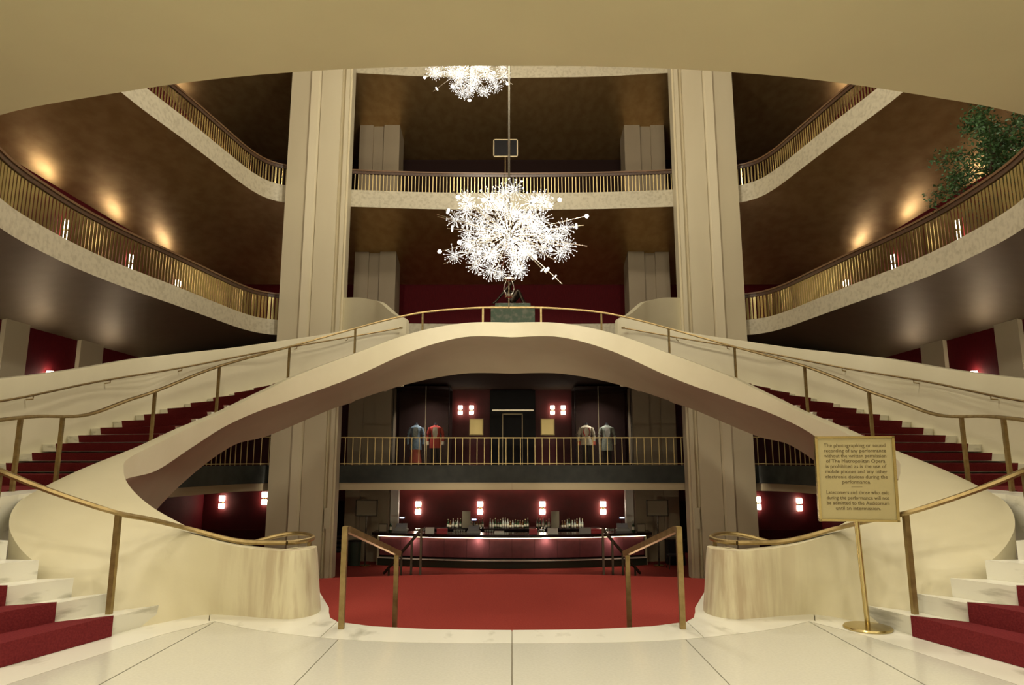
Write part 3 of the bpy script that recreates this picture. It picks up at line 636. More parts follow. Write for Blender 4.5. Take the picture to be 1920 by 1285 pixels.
def chandelier(loc, label, seed, rod_top, spikes, disks, outer=()):
    rnd = random.Random(seed)
    t = thing('chandelier', loc, label, 'chandelier', 'starburst crystal chandeliers')
    L = Vector(loc)
    MB().tube([L + Vector((0, 0, .3)), (L.x, L.y, rod_top)], .022, 8).build('suspension_rod', 'rod', t)
    MB().lathe([(.02, -.12), (.08, -.08), (.11, 0), (.08, .08), (.02, .12)], loc, 14).build('core', 'crystaldark', t)
    n = 52; A = Vector((1.14, 1.14, .84))
    for k in range(n):
        z = 1 - 2 * (k + .5) / n; a = k * 2.39996 + seed; r = math.sqrt(1 - z * z)
        rad = rnd.choice((.5, .74, .9, 1.0)); d = Vector((r * math.cos(a) * A.x, r * math.sin(a) * A.y, z * A.z)) * rad
        sc = rnd.uniform(.17, .25)
        MB().tube([L + d * .2, L + d], .008, 5).build('arm', 'rod', t)
        s = inst(SB[k % 3], t, d, sc, (rnd.random() * 6, rnd.random() * 6, rnd.random() * 6))
        h = inst(HUB, s, (0, 0, 0), 1.0)
    for (dx, dy, dz) in outer:     # starbursts standing clear of the cluster
        d = Vector((dx, dy, dz)); MB().tube([L + d * .3, L + d], .008, 5).build('arm', 'rod', t)
        s = inst(SB[rnd.randrange(3)], t, d, rnd.uniform(.19, .24), (rnd.random() * 6, rnd.random() * 6, rnd.random() * 6)); inst(HUB, s, (0, 0, 0), 1.0)
    for (dx, dy, dz) in spikes:   # long rods with lit globes
        e = Vector((dx, dy, dz))
        MB().tube([L + e * .4, L + e], .007, 5).build('lamp_arm', 'rod', t)
        MB().lathe([(.0, -.04), (.028, -.028), (.04, 0), (.028, .028), (0, .04)], L + e, 8).build('lamp_globe', 'globe', t, smooth=True)
    for (dx, dy, dz, f) in disks:  # long rods carrying a crystal disc
        e = Vector((dx, dy, dz)); q = L + e * f
        MB().tube([L + e * .4, L + e], .009, 5).build('spike', 'rod', t)
        if f < 1:
            dn = e.normalized(); sd = dn.orthogonal().normalized(); u = dn.cross(sd)
            ring = [q + (sd * math.cos(2 * PI * k / 12) + u * math.sin(2 * PI * k / 12)) * .06 for k in range(12)]
            MB().add([p + dn * .012 for p in ring] + [p - dn * .012 for p in ring], [tuple(range(12)), tuple(range(12, 24))[::-1]] + [(i, (i + 1) % 12, (i + 1) % 12 + 12, i + 12) for i in range(12)]).build('crystal_disc', 'crystal', t)
    point('chandelier_lamp', loc, 1050, .24)
    return t
ch = chandelier((-.06, 13.0, 6.02), 'large crystal starburst chandelier hanging in front of the statue', 3, 20.9,
    [(1.54, -.1, .34), (-1.36, -.1, -.39), (1.0, -.2, .64), (-1.0, -.3, .66), (-.75, -.5, .42), (.8, -.5, .40), (-.95, -.4, -.30), (-.75, -.55, -.42), (.8, -.5, -.48), (.5, -.6, -.66), (-.5, -.3, .60), (.5, -.4, .55)],
    [(-1.45, .1, .45, 1), (-1.42, -.1, .33, 1), (-1.3, .2, .58, .95), (1.5, .1, .22, .9), (1.55, 0, -.25, 1), (1.02, -.3, -1.1, .72), (1.0, .1, -.95, .9), (.75, .2, -.75, .9), (-.3, -.2, -.95, 1), (-1.3, 0, -.62, 1), (-1.15, .1, .95, 1), (-.1, 0, 1.25, 1), (-1.2, -.3, .02, .92), (1.0, .2, -.52, 1), (-.8, .1, -.68, 1), (.28, -.2, -.75, 1)],
    [(-1.08, -.1, -.46), (-.86, 0, .74), (-.1, -.1, .84), (.66, 0, .74), (1.12, 0, .12), (1.14, -.1, -.3), (-1.06, 0, .3), (.2, -.2, -.78)])
L = Vector((-.06, 13, 6.02))
MB().lathe([(.012, 0), (.012, -1.5 + .82)], (L.x, L.y, L.z - .82), 6).build('pendant_stem', 'rod', ch)
MB().lathe([(.02, 0), (.10, -.02), (.12, -.06), (.03, -.09)], (L.x, L.y, L.z - .88), 12).build('pendant_collar', 'rod', ch, smooth=True)
MB().lathe([(.03, 0), (.075, -.02), (.08, -.07), (.03, -.09)], (L.x, L.y, L.z - 1.22), 12).build('pendant_finial', 'rod', ch, smooth=True)
for s in (-1, 1):
    MB().tube(cr([(L.x + .05 * s, L.y, L.z - .95), (L.x + .10 * s, L.y, L.z - 1.12), (L.x + .05 * s, L.y, L.z - 1.24)], 5), .010, 6).build('pendant_scroll', 'rod', ch)
chandelier((-1.28, 19.0, 13.45), 'smaller looking upper crystal starburst chandelier cut by the ceiling edge', 11, 20.9,
    [(-1.32, -.3, -.62), (1.14, -.4, -.88), (.1, -.5, -1.15), (.75, -.6, -.65)], [(1.3, .1, -.6, 1), (-1.1, 0, -.9, .9), (-.55, -.3, -1.0, .9), (-1.4, .1, -.3, 1), (0, 0, -1.25, .95)], [(-1.1, -.2, -.3), (1.05, -.2, -.5), (.1, -.2, -.85)])

# ------------------------------------------------------------------ statue on pedestal
ped = thing('pedestal', (0.03, 24.1, 4.85), 'green marble block pedestal on the stair bridge landing', 'pedestal')
MB().box(-.75, .81, 23.6, 24.7, 4.85, 6.98).build('block', 'greenmarble', ped, bevel=.01)
MB().box(-.6, .66, 23.7, 24.6, 6.98, 7.10).build('plinth', 'greenmarble', ped, bevel=.01)
def skin(name, pts, edges, radii, m, parent, sub=2, root=0):
    me = bpy.data.meshes.new(name + '_wire'); o0 = wloc(parent)
    me.from_pydata([(x - o0.x, y - o0.y, z - o0.z) for x, y, z in pts], edges, [])
    o = bpy.data.objects.new(name + '_wire', me); COL.objects.link(o)
    sk = o.modifiers.new('s', 'SKIN'); sb = o.modifiers.new('b', 'SUBSURF'); sb.levels = sub; sb.render_levels = sub
    for i, r in enumerate(radii):
        rr = r if isinstance(r, tuple) else (r, r)
        me.skin_vertices[0].data[i].radius = rr; me.skin_vertices[0].data[i].use_root = (i == root)
    dg = bpy.context.evaluated_depsgraph_get(); dg.update()
    m2 = bpy.data.meshes.new_from_object(o.evaluated_get(dg)); m2.name = name
    bpy.data.objects.remove(o)
    for p in m2.polygons: p.use_smooth = True
    m2.materials.clear(); m2.materials.append(M[m])
    r = bpy.data.objects.new(name, m2); COL.objects.link(r); r.parent = parent; return r
sx0, sy0, sz0 = 0.0, 24.1, 7.10
stt = thing('statue', (sx0, sy0, sz0), 'dark bronze seated nude figure leaning on one arm atop the pedestal', 'statue')
P = [(-.16, 0, .17), (-.20, 0, .38), (-.14, 0, .62), (-.10, 0, .74), (-.02, -.02, .86),   # pelvis spine chest neck head 0-4
     (-.15, -.16, .64), (-.36, -.17, .38), (-.60, -.14, .10), (-.70, -.16, .035), # right arm back support 5-8
     (-.12, .16, .64), (.10, .22, .46), (.28, .10, .46),   # left arm to knee 9-11
     (-.02, -.10, .15), (.22, -.12, .56), (.38, -.11, .16), (.43, -.11, .06), (.56, -.11, .035),  # near leg 12-16
     (-.02, .10, .15), (.28, .12, .44), (.46, .12, .12), (.58, .12, .035)] # far leg 17-20
E = [(0, 1), (1, 2), (2, 3), (3, 4), (2, 5), (5, 6), (6, 7), (7, 8), (2, 9), (9, 10), (10, 11), (0, 12), (12, 13), (13, 14), (14, 15), (15, 16), (0, 17), (17, 18), (18, 19), (19, 20)]
Rr = [.17, .125, .15, .06, .10, .065, .05, .04, .03, .065, .05, .035, .12, .085, .055, .045, .03, .12, .085, .055, .03]
skin('figure_body', [(x + sx0, y + sy0, z + sz0) for x, y, z in P], E, Rr, 'bronze', stt)
MB().lathe([(.02, -.13), (.075, -.09), (.10, 0), (.085, .08), (.02, .125)], (sx0 + .0, sy0 - .02, sz0 + .93), 14).build('head', 'bronze', stt, smooth=True)
MB().lathe([(.01, -.05), (.05, -.03), (.06, .02), (.02, .06)], (sx0 - .10, sy0 - .02, sz0 + .95), 10).build('hair_bun', 'bronze', stt, smooth=True)
MB().box(sx0 - .42, sx0 + .6, sy0 - .3, sy0 + .3, sz0, sz0 + .03).build('base', 'bronze', stt)

# ------------------------------------------------------------------ sign stand with the notice
sg = thing('sign_stand', (3.42, 6.93, 0), 'brass pedestal sign with engraved notice beside the right stair', 'sign')
sc = Vector((3.365, 6.80, 1.42))
MB().lathe([(.0, 0), (.215, 0), (.22, .012), (.21, .025), (.03, .035), (0, .035)], (3.42, 6.93, 0), 40).build('base', 'brass_bright', sg, smooth=True)
MB().tube([(3.42, 6.93, .03), (3.36, 6.86, 1.06)], .024, 16).build('pole', 'brass_bright', sg, smooth=True)
rz = math.radians(-9); tilt = math.radians(4)
Rm = Matrix.Rotation(rz, 4, 'Z') @ Matrix.Rotation(tilt, 4, 'X')
def signpt(x, y, z): return sc + Rm @ Vector((x, y, z))
def signbox(x0, x1, y0, y1, z0, z1):
    m = MB(); m.box(x0, x1, y0, y1, z0, z1); m.v = [tuple(signpt(*p)) for p in m.v]; return m
W2, H2 = .355, .40
signbox(-W2, W2, .0, .03, -H2, H2).build('panel', 'sign', sg)
for n_, b in (('frame_side', (-W2 - .012, -W2 + .012)), ('frame_side', (W2 - .012, W2 + .012))):
    signbox(b[0], b[1], -.016, .035, -H2 - .012, H2 + .012).build(n_, 'brass_bright', sg)
for z in (-H2, H2): signbox(-W2 - .012, W2 + .012, -.016, .035, z - .010, z + .010).build('frame_bar', 'brass_bright', sg)
LINES = ['The photographing or sound', 'recording of any performance', 'without the written permission', 'of The Metropolitan Opera', 'is prohibited as is the use of', 'mobile phones and any other', 'electronic devices during the', 'performance.', None, 'Latecomers and those who exit', 'during the performance will not', 'be admitted to the Auditorium', 'until an intermission.']
def text_mesh(txt, size, align='CENTER'):
    cu = bpy.data.curves.new('t', 'FONT'); cu.body = txt; cu.size = size; cu.align_x = align; cu.extrude = .0006; cu.offset = 0
    cu.resolution_u = 3
    o = bpy.data.objects.new('t', cu); COL.objects.link(o)
    dg = bpy.context.evaluated_depsgraph_get(); dg.update()
    me = bpy.data.meshes.new_from_object(o.evaluated_get(dg)); bpy.data.objects.remove(o); return me
zt = .305; lab = MB()
for ln in LINES:
    if ln:
        me = text_mesh(ln, .049); lo = Vector((0, 0, 0)); xs = [v.co.x for v in me.vertices]
        k = min(1.0, .57 / max(1e-3, max(xs) - min(xs)))
        lab.add([tuple(signpt(v.co.x * k, -.0035 - v.co.z, v.co.y + zt)) for v in me.vertices], [tuple(p.vertices) for p in me.polygons])
    else:
        m = signbox(-.05, .05, -.002, .001, zt + .016, zt + .019); lab.add(m.v, m.f)
    zt -= .0505
lab.build('lettering', 'ink', sg)

# small sign on the upper balcony
us = thing('notice_stand', (-.26, 25.0, 11.15), 'small dark notice board on a thin pole behind the upper railing', 'sign')
MB().box(-.70, .20, 25.0, 25.03, 13.27, 13.95).build('board', 'black', us)
for a, b, c, d in ((-.73, -.69, 13.24, 13.98), (.19, .23, 13.24, 13.98), (-.73, .23, 13.24, 13.28), (-.73, .23, 13.94, 13.98)): MB().box(a, b, 24.98, 25.04, c, d).build('frame', 'trimgold', us)
MB().tube([(-.26, 25.02, 11.17), (-.26, 25.02, 13.26)], .03, 8).build('pole', 'brass', us)
MB().lathe([(.2, 0), (.2, .03), (.03, .05)], (-.26, 25.02, 11.15), 16).build('base', 'brass', us)
for sx, nm in ((-1, 'left'), (1, 'right')):
    t = thing('poster_stand', (5.35 * sx, 25.8, -2.2), f'bronze framed poster stand before the pier at the {nm} end of the bar', 'sign stand', 'poster stands by the bar')
    MB().box(5.35 * sx - .38, 5.35 * sx + .38, 25.8, 25.83, -.42, .13).build('board', 'sign' if False else 'paper', t)
    for a, b, c, d in ((-.40, -.37, -.44, .15), (.37, .40, -.44, .15), (-.40, .40, -.44, -.41), (-.40, .40, .12, .15)): MB().box(5.35 * sx + a, 5.35 * sx + b, 25.77, 25.84, c, d).build('frame', 'bronze', t)
    MB().tube([(5.35 * sx, 25.83, -2.17), (5.35 * sx, 25.83, -.43)], .03, 8).build('pole', 'bronze', t)
    MB().lathe([(.2, 0), (.2, .03), (.03, .05)], (5.35 * sx, 25.83, -2.2), 16).build('base', 'brass_bright', t)

# ------------------------------------------------------------------ potted tree on the right balcony
tr = thing('potted_tree', (10.9, 14.6, 6.20), 'leafy green fig tree standing behind the lower right balcony rail', 'tree')
MB().lathe([(.22, 0), (.30, .45), (.32, .5), (.27, .5), (.25, .42), (0, .42)], (10.9, 14.6, 6.2), 18).build('planter', 'pot', tr, smooth=True)
tk = [(10.9, 14.6, 6.6), (10.92, 14.62, 7.3), (10.86, 14.6, 7.9), (10.92, 14.55, 8.6), (10.9, 14.6, 9.2)]
MB().tube(cr(tk, 4), [.05 - .0016 * i for i in range(17)], 8).build('trunk', 'bark', tr, smooth=True)
rnd = random.Random(5); fol = MB(); bran = []
for k in range(26):
    z = rnd.uniform(7.3, 9.2); a = rnd.uniform(0, 2 * PI); el = rnd.uniform(.1, .9)
    ln = rnd.uniform(.6, 1.3) * (1.0 if z < 8.7 else .75)
    b = Vector((10.9, 14.6, z)); e = b + Vector((math.cos(a) * ln, math.sin(a) * ln, ln * .35 * el))
    mid = (b + e) / 2 + Vector((0, 0, .1)); tip = e + Vector((math.cos(a) * .12, math.sin(a) * .12, -.14))
    pts = cr([tuple(b), tuple(mid), tuple(e), tuple(tip)], 4); bran.append(pts)
    MB().tube(pts, .010, 5).build('branch', 'bark', tr)
    for j in range(240):
        q = Vector(pts[rnd.randrange(3, len(pts))]) + Vector((rnd.gauss(0, .13), rnd.gauss(0, .13), rnd.gauss(-.03, .12)))
        d = Vector((rnd.gauss(0, 1), rnd.gauss(0, 1), rnd.gauss(-.5, .7))).normalized(); s_ = d.orthogonal().normalized(); s_.rotate(Matrix.Rotation(rnd.uniform(0, 6), 3, d)); L_ = rnd.uniform(.06, .11); W_ = L_ * .27; nn = d.cross(s_)
        fol.add([q, q + d * L_ * .45 + s_ * W_ + nn * .006, q + d * L_, q + d * L_ * .45 - s_ * W_ + nn * .006, q + d * L_ * .5], [(0, 1, 4), (1, 2, 4), (2, 3, 4), (3, 0, 4)])
tag(fol.build('foliage', 'leaf', tr), kind='stuff')

# ------------------------------------------------------------------ the bar
bar = thing('bar_counter', (0, 25.4, -2.2), 'long curved bar with padded plum front and lit dark counter', 'bar')
XS = [-5.05 + 10.1 * k / 40 for k in range(41)]
def by(x, off=0): return 24.75 + off + .036 * x * x
def strip(x0, x1, off0, off1, z0, z1, n=40):
    xs = [x0 + (x1 - x0) * k / n for k in range(n + 1)]
    return MB().prism([(x, by(x, off0)) for x in xs] + [(x, by(x, off1)) for x in xs[::-1]], z0, z1)
strip(-4.95, 4.95, .45, 1.15, -2.2, -1.94).build('plinth', 'bargreen', bar)
strip(-4.95, 4.95, .36, .50, -1.94, -1.90).build('foot_rail', 'marble', bar)
npan = 12
for k in range(npan):
    a = -4.85 + 9.7 * k / npan; b = a + 9.7 / npan
    strip(a + .004, b - .004, .35, .55, -1.82, -1.16, 4).build('padded_panel', 'plum', bar)
strip(-4.95, 4.95, .5, 1.1, -1.94, -1.10).build('carcass', 'barblack', bar)
strip(-4.9, 4.9, .27, .33, -1.155, -1.105).build('light_strip', 'led', bar)
strip(-5.1, 5.1, .0, .9, -1.10, -1.0).build('counter_top', 'barblack', bar)
for sx in (-1, 1): MB().box(4.86 * sx - .12, 4.86 * sx + .12, by(4.9, .5), by(4.9, .9), -2.2, -1.12).build('end_panel', 'parapet', bar)
for x in (-3.6, -1.2, 1.2, 3.6): area('bar_light_strip_glow', (x, by(x, .26), -1.13), 10, .25, rot=(math.radians(-8), 0, 0))
for x in (-3.3, 0, 3.3):   # cove lamps at the top of the back wall and downlights over the back bar
    l = area('cove_lamp', (x, 29.36, .66), 16, .1, col=(1, .75, .5)); l.data.shape = 'RECTANGLE'; l.data.size = 3.0; l.data.size_y = .08
    area('bar_downlight', (x * .8, 26.9, .72), 16, .12, rot=(math.radians(12), 0, 0), spread=math.radians(90))
bb = thing('back_bar', (0, 27.5, -2.2), 'low dark back bar shelf holding the bottles behind the counter', 'shelf')
MB().box(-3.4, 3.4, 27.3, 27.85, -2.2, -1.06).build('cabinet', 'barblack', bb); MB().box(-3.45, 3.45, 27.25, 27.9, -1.06, -1.02).build('shelf_top', 'barblack', bb)
# bottles
def bottle_mesh(nm, h, r, m):
    t = thing('bottle', (0, 0, 0)); MB().lathe([(r * .9, 0), (r, .01), (r, h * .55), (r * .35, h * .74), (r * .32, h * .97), (0, h)], (0, 0, 0), 10).build('glass_body', m, t, smooth=True)
    MB().lathe([(r * 1.02, h * .15), (r * 1.03, h * .16), (r * 1.03, h * .42), (r * 1.02, h * .43)], (0, 0, 0), 10).build('paper_label', 'labelpaper', t, smooth=True)
    MB().lathe([(r * .36, h * .93), (r * .36, h * 1.02), (0, h * 1.02)], (0, 0, 0), 8).build('cap', 'trimgold', t); return t
BT = [['green', bottle_mesh('g', .33, .042, 'bottle_green'), 0], ['amber', bottle_mesh('a', .30, .045, 'bottle_amber'), 0], ['clear', bottle_mesh('c', .34, .043, 'bottle_clear'), 0]]
rnd = random.Random(21)
ORD = ['first', 'second', 'third', 'fourth', 'fifth', 'sixth', 'seventh', 'eighth', 'ninth', 'tenth', 'eleventh', 'twelfth', 'thirteenth', 'fourteenth', 'fifteenth', 'sixteenth']
for nm, x0, x1, n in (('left of the left menu card', -2.5, -2.02, 6), ('between the left menu card and the second sconce', -1.6, -1.15, 5), ('in the middle row of the back bar', -.85, .62, 16), ('left of the right menu card', 1.0, 1.45, 5), ('right of the right menu card', 1.95, 2.75, 9)):
    cnt = {}
    for k in range(n):
        b = BT[rnd.choice((0, 0, 1, 2))]; o = b[1] if not b[2] else copy_tree(b[1]); b[2] = 1
        o.location = (x0 + (x1 - x0) * k / (n - 1), 27.4 + rnd.uniform(0, .22), -1.02); o.scale = (1, 1, rnd.uniform(.85, 1.15)) 
        tag(o, f'{ORD[k]} bottle from the left {nm}, {b[0]} glass', 'bottle', f'bottles {nm}')
# cards, registers, cups
for sx, nm in ((-1, 'left'), (1, 'right')):
    t = thing('menu_card', (1.78 * sx + (-.0 if sx < 0 else -.1), 27.4, -1.02), f'tall grey menu card among the bottles at the {nm} of the back bar', 'card', 'menu cards')
    x = t.location.x
    m = MB(); m.add([(x - .16, 27.36, -1.02), (x + .16, 27.36, -1.02), (x + .16, 27.40, -.38), (x - .16, 27.40, -.38), (x - .16, 27.375, -1.02), (x + .16, 27.375, -1.02), (x + .16, 27.415, -.38), (x - .16, 27.415, -.38)], [(0, 1, 2, 3), (7, 6, 5, 4), (0, 4, 5, 1), (1, 5, 6, 2), (2, 6, 7, 3), (3, 7, 4, 0)]); m.build('card', 'paper', t)
    MB().box(x - .16, x + .16, 27.34, 27.47, -1.02, -1.0).build('foot', 'black', t)
    for x, yy, l in ((4.12 * sx, 26.1, f'grey cash register with glowing display at the {nm} end of the counter'),) + (((-1.38, 25.3, 'grey cash register near the second sconce on the counter'),) if sx < 0 else ()):
        r = thing('cash_register', (x, yy, -1.0), l, 'cash register')
        MB().box(x - .24, x + .24, yy - .02, yy + .34, -1.0, -.92).build('drawer', 'grey', r, bevel=.006)
        m = MB(); m.add([(x - .2, yy, -.92), (x + .2, yy, -.92), (x + .2, yy + .3, -.92), (x - .2, yy + .3, -.92), (x - .2, yy + .05, -.86), (x + .2, yy + .05, -.86), (x + .2, yy + .28, -.74), (x - .2, yy + .28, -.74)], [(0, 1, 2, 3), (4, 5, 6, 7), (0, 1, 5, 4), (1, 2, 6, 5), (2, 3, 7, 6), (3, 0, 4, 7)]); m.build('keyboard', 'grey', r, bevel=.006)
        MB().tube([(x, yy + .25, -.76), (x, yy + .25, -.56)], .014, 6).build('display_pole', 'black', r)
        MB().box(x - .11, x + .11, yy + .2, yy + .28, -.58, -.49).build('display_case', 'black', r); MB().box(x - .085, x + .085, yy + .19, yy + .2, -.56, -.51).build('screen', 'screen', r)
    x = 4.72 * sx
    t = thing('framed_card', (x, 25.75, -1.0), f'small dark framed card standing on the {nm} end of the counter', 'card', 'framed cards on the bar')
    MB().box(x - .16, x + .16, 25.75, 25.77, -1.0, -.70).build('frame', 'bronze', t); MB().box(x - .13, x + .13, 25.74, 25.75, -.97, -.73).build('card', 'paper', t)
    o = copy_tree(BT[0][1]); o.location = (4.46 * sx, 25.9, -1.0); o.scale = (1.1, 1.1, 1.25); tag(o, f'tall dark bottle at the {nm} end of the bar counter beside the framed card', 'bottle')
def napkin(x, y, wd, h, m, nm, label, cat, layers=4):
    t = thing(nm, (x, y, -1.0), label, cat)
    for k in range(layers): MB().box(x - wd / 2, x + wd / 2, y, y + .2, -1.0 + h * k / layers + .002, -1.0 + h * (k + 1) / layers).build('layer', m, t, bevel=.004)
napkin(-2.95, 25.2, .30, .20, 'white', 'napkin_stack', 'white napkin stack left of the red tray on the counter', 'napkins')
napkin(-.45, 24.95, .34, .11, 'white', 'napkin_stack', 'low white napkin stack at the middle of the counter', 'napkins')
napkin(1.45, 25.0, .36, .20, 'white', 'napkin_stack', 'white napkin stack below the third sconce', 'napkins')
napkin(2.62, 25.2, .40, .19, 'grey', 'cup_box', 'grey cup box right of the bottles on the counter', 'box')
napkin(-2.5, 25.15, .38, .18, 'redplastic', 'serving_tray', 'red stacked trays near the left of the counter', 'tray')
napkin(.75, 24.95, .28, .19, 'redplastic', 'serving_tray', 'red stacked trays at the middle of the counter', 'tray')
napkin(3.05, 25.25, .42, .16, 'redplastic', 'serving_tray', 'red stacked trays near the right end of the counter', 'tray')
GL = MB().lathe([(.03, 0), (.032, .002), (.006, .01), (.006, .06), (.035, .09), (.04, .15)], (0, 0, 0), 10).build('wine_glass', 'bottle_clear', None, smooth=True)
first = True
for nm, x0, n in (('left of the white napkins', -3.45, 5), ('between the trays and the register', -2.05, 5), ('left of the low napkins', -.95, 4), ('right of the middle trays', .95, 3), ('before the right register', 3.4, 4)):
    for k in range(n):
        o = GL if first else GL.copy()
        if not first: COL.objects.link(o)
        first = False; o.location = (x0 + .085 * k, by(x0, .25 + .06 * (k % 2)), -1.0); tag(o, f'{ORD[k]} small clear glass from the left on the counter {nm}', 'glass', f'glasses {nm}')
# bin, chair and stool
t = thing('waste_bin', (-5.75, 25.95, -2.2), 'grey round bin left of the bar below the poster stand', 'bin')
MB().lathe([(.22, 0), (.24, .8), (.25, .84), (.2, .86)], (-5.78, 26.0, -2.2), 18).build('body', 'bargreen', t, smooth=True); MB().lathe([(.25, 0), (.25, .04), (.1, .06)], (-5.78, 26.0, -1.36), 18).build('lid', 'black', t)
def chair(x, y, rz, label):
    t = thing('chair', (x, y, -2.2), label, 'chair')
    for dx, dy in ((-.2, -.2), (.2, -.2), (-.2, .2), (.2, .2)):
        MB().tube([(x + dx * 1.1, y + dy * 1.1, -2.2), (x + dx * .85, y + dy * .85, -1.75)], .016, 6).build('leg', 'bronze', t)
    MB().box(x - .22, x + .22, y - .22, y + .22, -1.76, -1.70).build('seat', 'darkcloth', t, bevel=.015)
    return t
c = chair(-6.55, 26.6, 0, 'dark chair beside the left column before the dark doorway')
for dx in (-.2, .2): MB().tube([(-6.55 + dx, 26.8, -1.74), (-6.55 + dx, 26.88, -1.25)], .016, 6).build('back_post', 'bronze', c)
for z in (-1.6, -1.42, -1.28): MB().box(-6.76, -6.34, 26.82, 26.86, z - .03, z + .03).build('back_slat', 'bronze', c)
chair(5.75, 25.2, 0, 'low dark stool with thin legs at the right end of the bar')
t = thing('side_cabinet', (6.1, 26.2, -2.2), 'dark cabinet beside the pier right of the bar', 'cabinet')
MB().box(5.75, 6.35, 26.0, 26.6, -2.2, -1.32).build('body', 'black', t); MB().box(5.72, 6.38, 25.97, 26.63, -1.32, -1.28).build('top', 'barblack', t)
# dark doorways at the concourse
for k, x in enumerate((-7.35, 7.35)):
    d = thing(f'door_{k + 1}', (x, 29.4, -2.2), kind='structure'); MB().box(x - .9, x + .9, 29.42, 29.52, -2.2, -.1).build('leaf', 'black', d); MB().box(x - .02, x + .02, 29.40, 29.42, -2.2, -.1).build('joint', 'darkwall', d)
for i, x in enumerate((-12.9,)):
    tag(MB().box(-17, -7.5, 29.44, 29.5, -1.32, -1.27).build('baseboard_left', 'redlow'), kind='structure'); tag(MB().box(7.5, 17, 29.44, 29.5, -1.32, -1.27).build('baseboard_right', 'redlow'), kind='structure')

# ------------------------------------------------------------------ mezzanine displays
pr = thing('door_3', (0.03, 29.4, 1.36), kind='structure')
MB().box(-.94, 1.0, 29.3, 29.5, 1.36, 4.55).build('portal', 'black', pr)
MB().box(-.85, .93, 29.25, 29.3, 3.66, 3.72).build('lintel_bar', 'rod', pr)
for a, b, c_, d in ((-.42, -.38, 1.36, 3.55), (.42, .46, 1.36, 3.55), (-.42, .46, 3.51, 3.55)): MB().box(a, b, 29.26, 29.3, c_, d).build('frame', 'trimgold', pr)
MB().box(-.38, .42, 29.28, 29.3, 1.36, 3.51).build('leaf', 'black', pr)
for sx, nm in ((-1, 'left'), (1, 'right')):
    p = thing('plaque', (1.53 * sx, 29.4, 3.0), f'square gold plaque on the red wall {nm} of the dark doorway', 'plaque', 'gold plaques')
    MB().box(1.53 * sx - .27, 1.53 * sx + .27, 29.4, 29.45, 2.67, 3.32).build('plate', 'plaque', p, bevel=.01); MB().box(1.53 * sx - .3, 1.53 * sx + .3, 29.45, 29.5, 2.64, 3.35).build('backing', 'brass', p)
    v = thing('display_case', (3.4 * sx, 28, 1.36), f'dark glass display case with two costumes {nm} of the doorway', 'display case', 'costume display cases')
    x0, x1 = min(2.5 * sx, 4.7 * sx), max(2.5 * sx, 4.7 * sx)
    MB().box(x0, x1, 28.6, 28.66, 1.36, 4.5).build('back_panel', 'darkwall', v); MB().box(x0, x1, 27.1, 28.6, 1.36, 1.46).build('plinth', 'darkwall', v)
    for x in (2.5 * sx, 3.42 * sx, 4.7 * sx): MB().box(x - .012, x + .012, 27.09, 27.12, 1.46, 4.5).build('mullion', 'rod' if x == 3.42 * sx else 'black', v)
    MB().box(x0, x1, 27.095, 27.105, 1.46, 4.45).build('glass_pane', 'glass', v)
    MB().box(x0, x1, 27.1, 28.6, 4.45, 4.5).build('case_top', 'darkwall', v)
    area('case_spotlight', (3.4 * sx, 27.35, 4.4), 30, .2, rot=(math.radians(18), 0, 0), col=(1, .95, .85), spread=math.radians(110))
    tag(MB().box(min(4.75 * sx, 6.45 * sx), max(4.75 * sx, 6.45 * sx), 28.2, 28.3, 1.4, 4.6).build(f'wall_{nm}_bay', 'darkwall'), kind='structure')
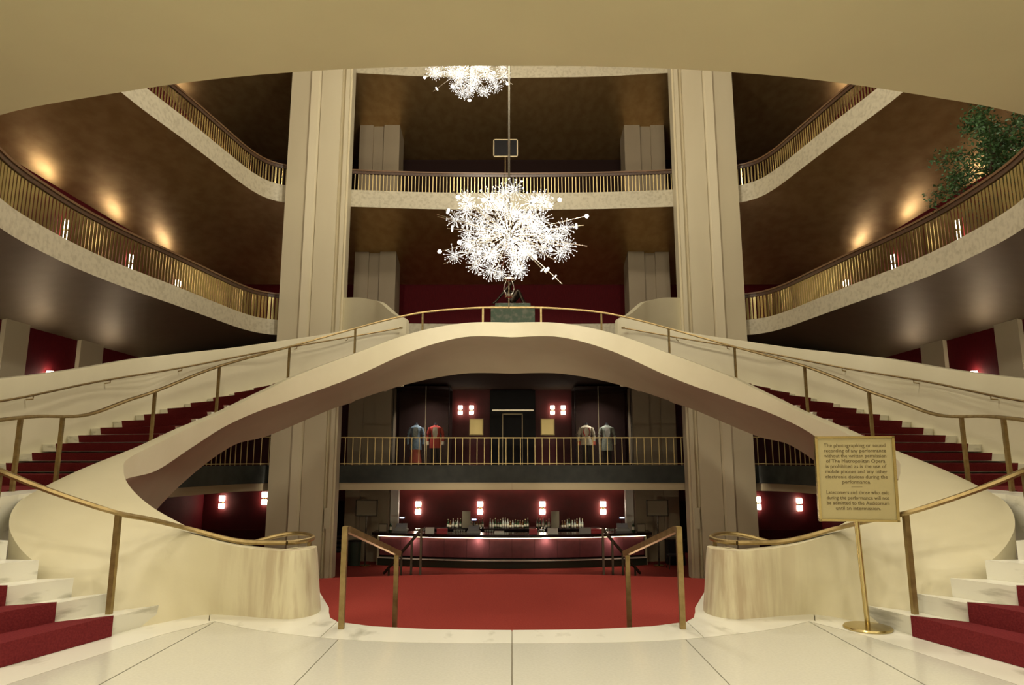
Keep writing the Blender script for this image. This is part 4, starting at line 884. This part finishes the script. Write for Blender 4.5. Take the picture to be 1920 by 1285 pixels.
def costume(x, y, label, jm, wm, lm, cuff=None, skirt=False, sash=None, tails=.0):
    z = 1.46; t = thing('costume', (x, y, z), label, 'costume', 'costumes in the display cases')
    def ell(prof, m, nm_, cy=0, n=18, sx_=1): 
        mm = MB(); rows = [[(x + rx * math.cos(2 * PI * k / n), y + cy + ry * math.sin(2 * PI * k / n), z + zz) for k in range(n)] for rx, ry, zz in prof]; mm.grid(rows, True, True); return mm.build(nm_, m, t, smooth=True)
    hem = .72 - tails
    ell([(.24, .16, hem), (.22, .15, .9), (.17, .12, 1.05), (.20, .135, 1.25), (.235, .13, 1.38), (.20, .11, 1.44), (.08, .07, 1.50), (.065, .06, 1.54)], jm, 'jacket')
    for s in (-1, 1):
        mm = MB(); mm.tube(cr([(x + .2 * s, y, z + 1.40), (x + .28 * s, y, z + 1.2), (x + .31 * s, y - .02, z + .98), (x + .30 * s, y - .06, z + .74)], 4), [.08 - .0028 * i for i in range(13)], 10); sl = mm.build('sleeve', jm, t, smooth=True)
        if cuff:
            mm = MB(); mm.tube([(x + .305 * s, y - .03, z + .86), (x + .30 * s, y - .06, z + .72)], .062, 10); mm.build('cuff', cuff, sl, smooth=True)
    mm = MB(); mm.add([(x - .08, y - .135, z + 1.42), (x + .08, y - .135, z + 1.42), (x + .10, y - .15, z + 1.2), (x + .06, y - .145, z + .98), (x - .06, y - .145, z + .98), (x - .10, y - .15, z + 1.2), (x, y - .1, z + 1.2)], [(0, 1, 2, 3, 4, 5), (0, 6, 1), (1, 6, 2), (2, 6, 3), (3, 6, 4), (4, 6, 5), (5, 6, 0)]); mm.build('waistcoat', wm, t)
    if sash:
        for s in (-1, 1): MB().tube([(x + .09 * s, y - .14, z + 1.40), (x + .13 * s, y - .16, z + 1.22), (x + .08 * s, y - .155, z + 1.08)], .026, 6).build('lapel', sash, t)
    ell([(.075, .07, 1.52), (.06, .06, 1.56), (.05, .05, 1.60)], 'skin', 'neck_form')
    if skirt: ell([(.26, .2, .02), (.20, .16, .4), (.17, .13, .95)], lm, 'skirt')
    else:
        for s in (-1, 1): MB().tube([(x + .09 * s, y, z + .92), (x + .10 * s, y, z + .48), (x + .10 * s, y, z + .02)], [.10, .075, .06], 10).build('trouser_leg', lm, t, smooth=True)
    return t
costume(-3.83, 27.5, 'blue tailcoat costume over an orange red skirt, farthest left', 'blue', 'silver', 'orangecloth', skirt=True, tails=.18)
costume(-3.06, 27.5, 'red coat costume with cream front and cuffs, left of the doorway', 'redcloth', 'cream', 'darkcloth', cuff='cream', tails=.12)
costume(2.97, 27.5, 'cream jacket costume with red lapels, right of the doorway', 'cream', 'cream', 'darkcloth', cuff='orangecloth', sash='redcloth')
costume(3.79, 27.5, 'silver grey coat costume, farthest right', 'silver', 'white', 'darkcloth', tails=.22)
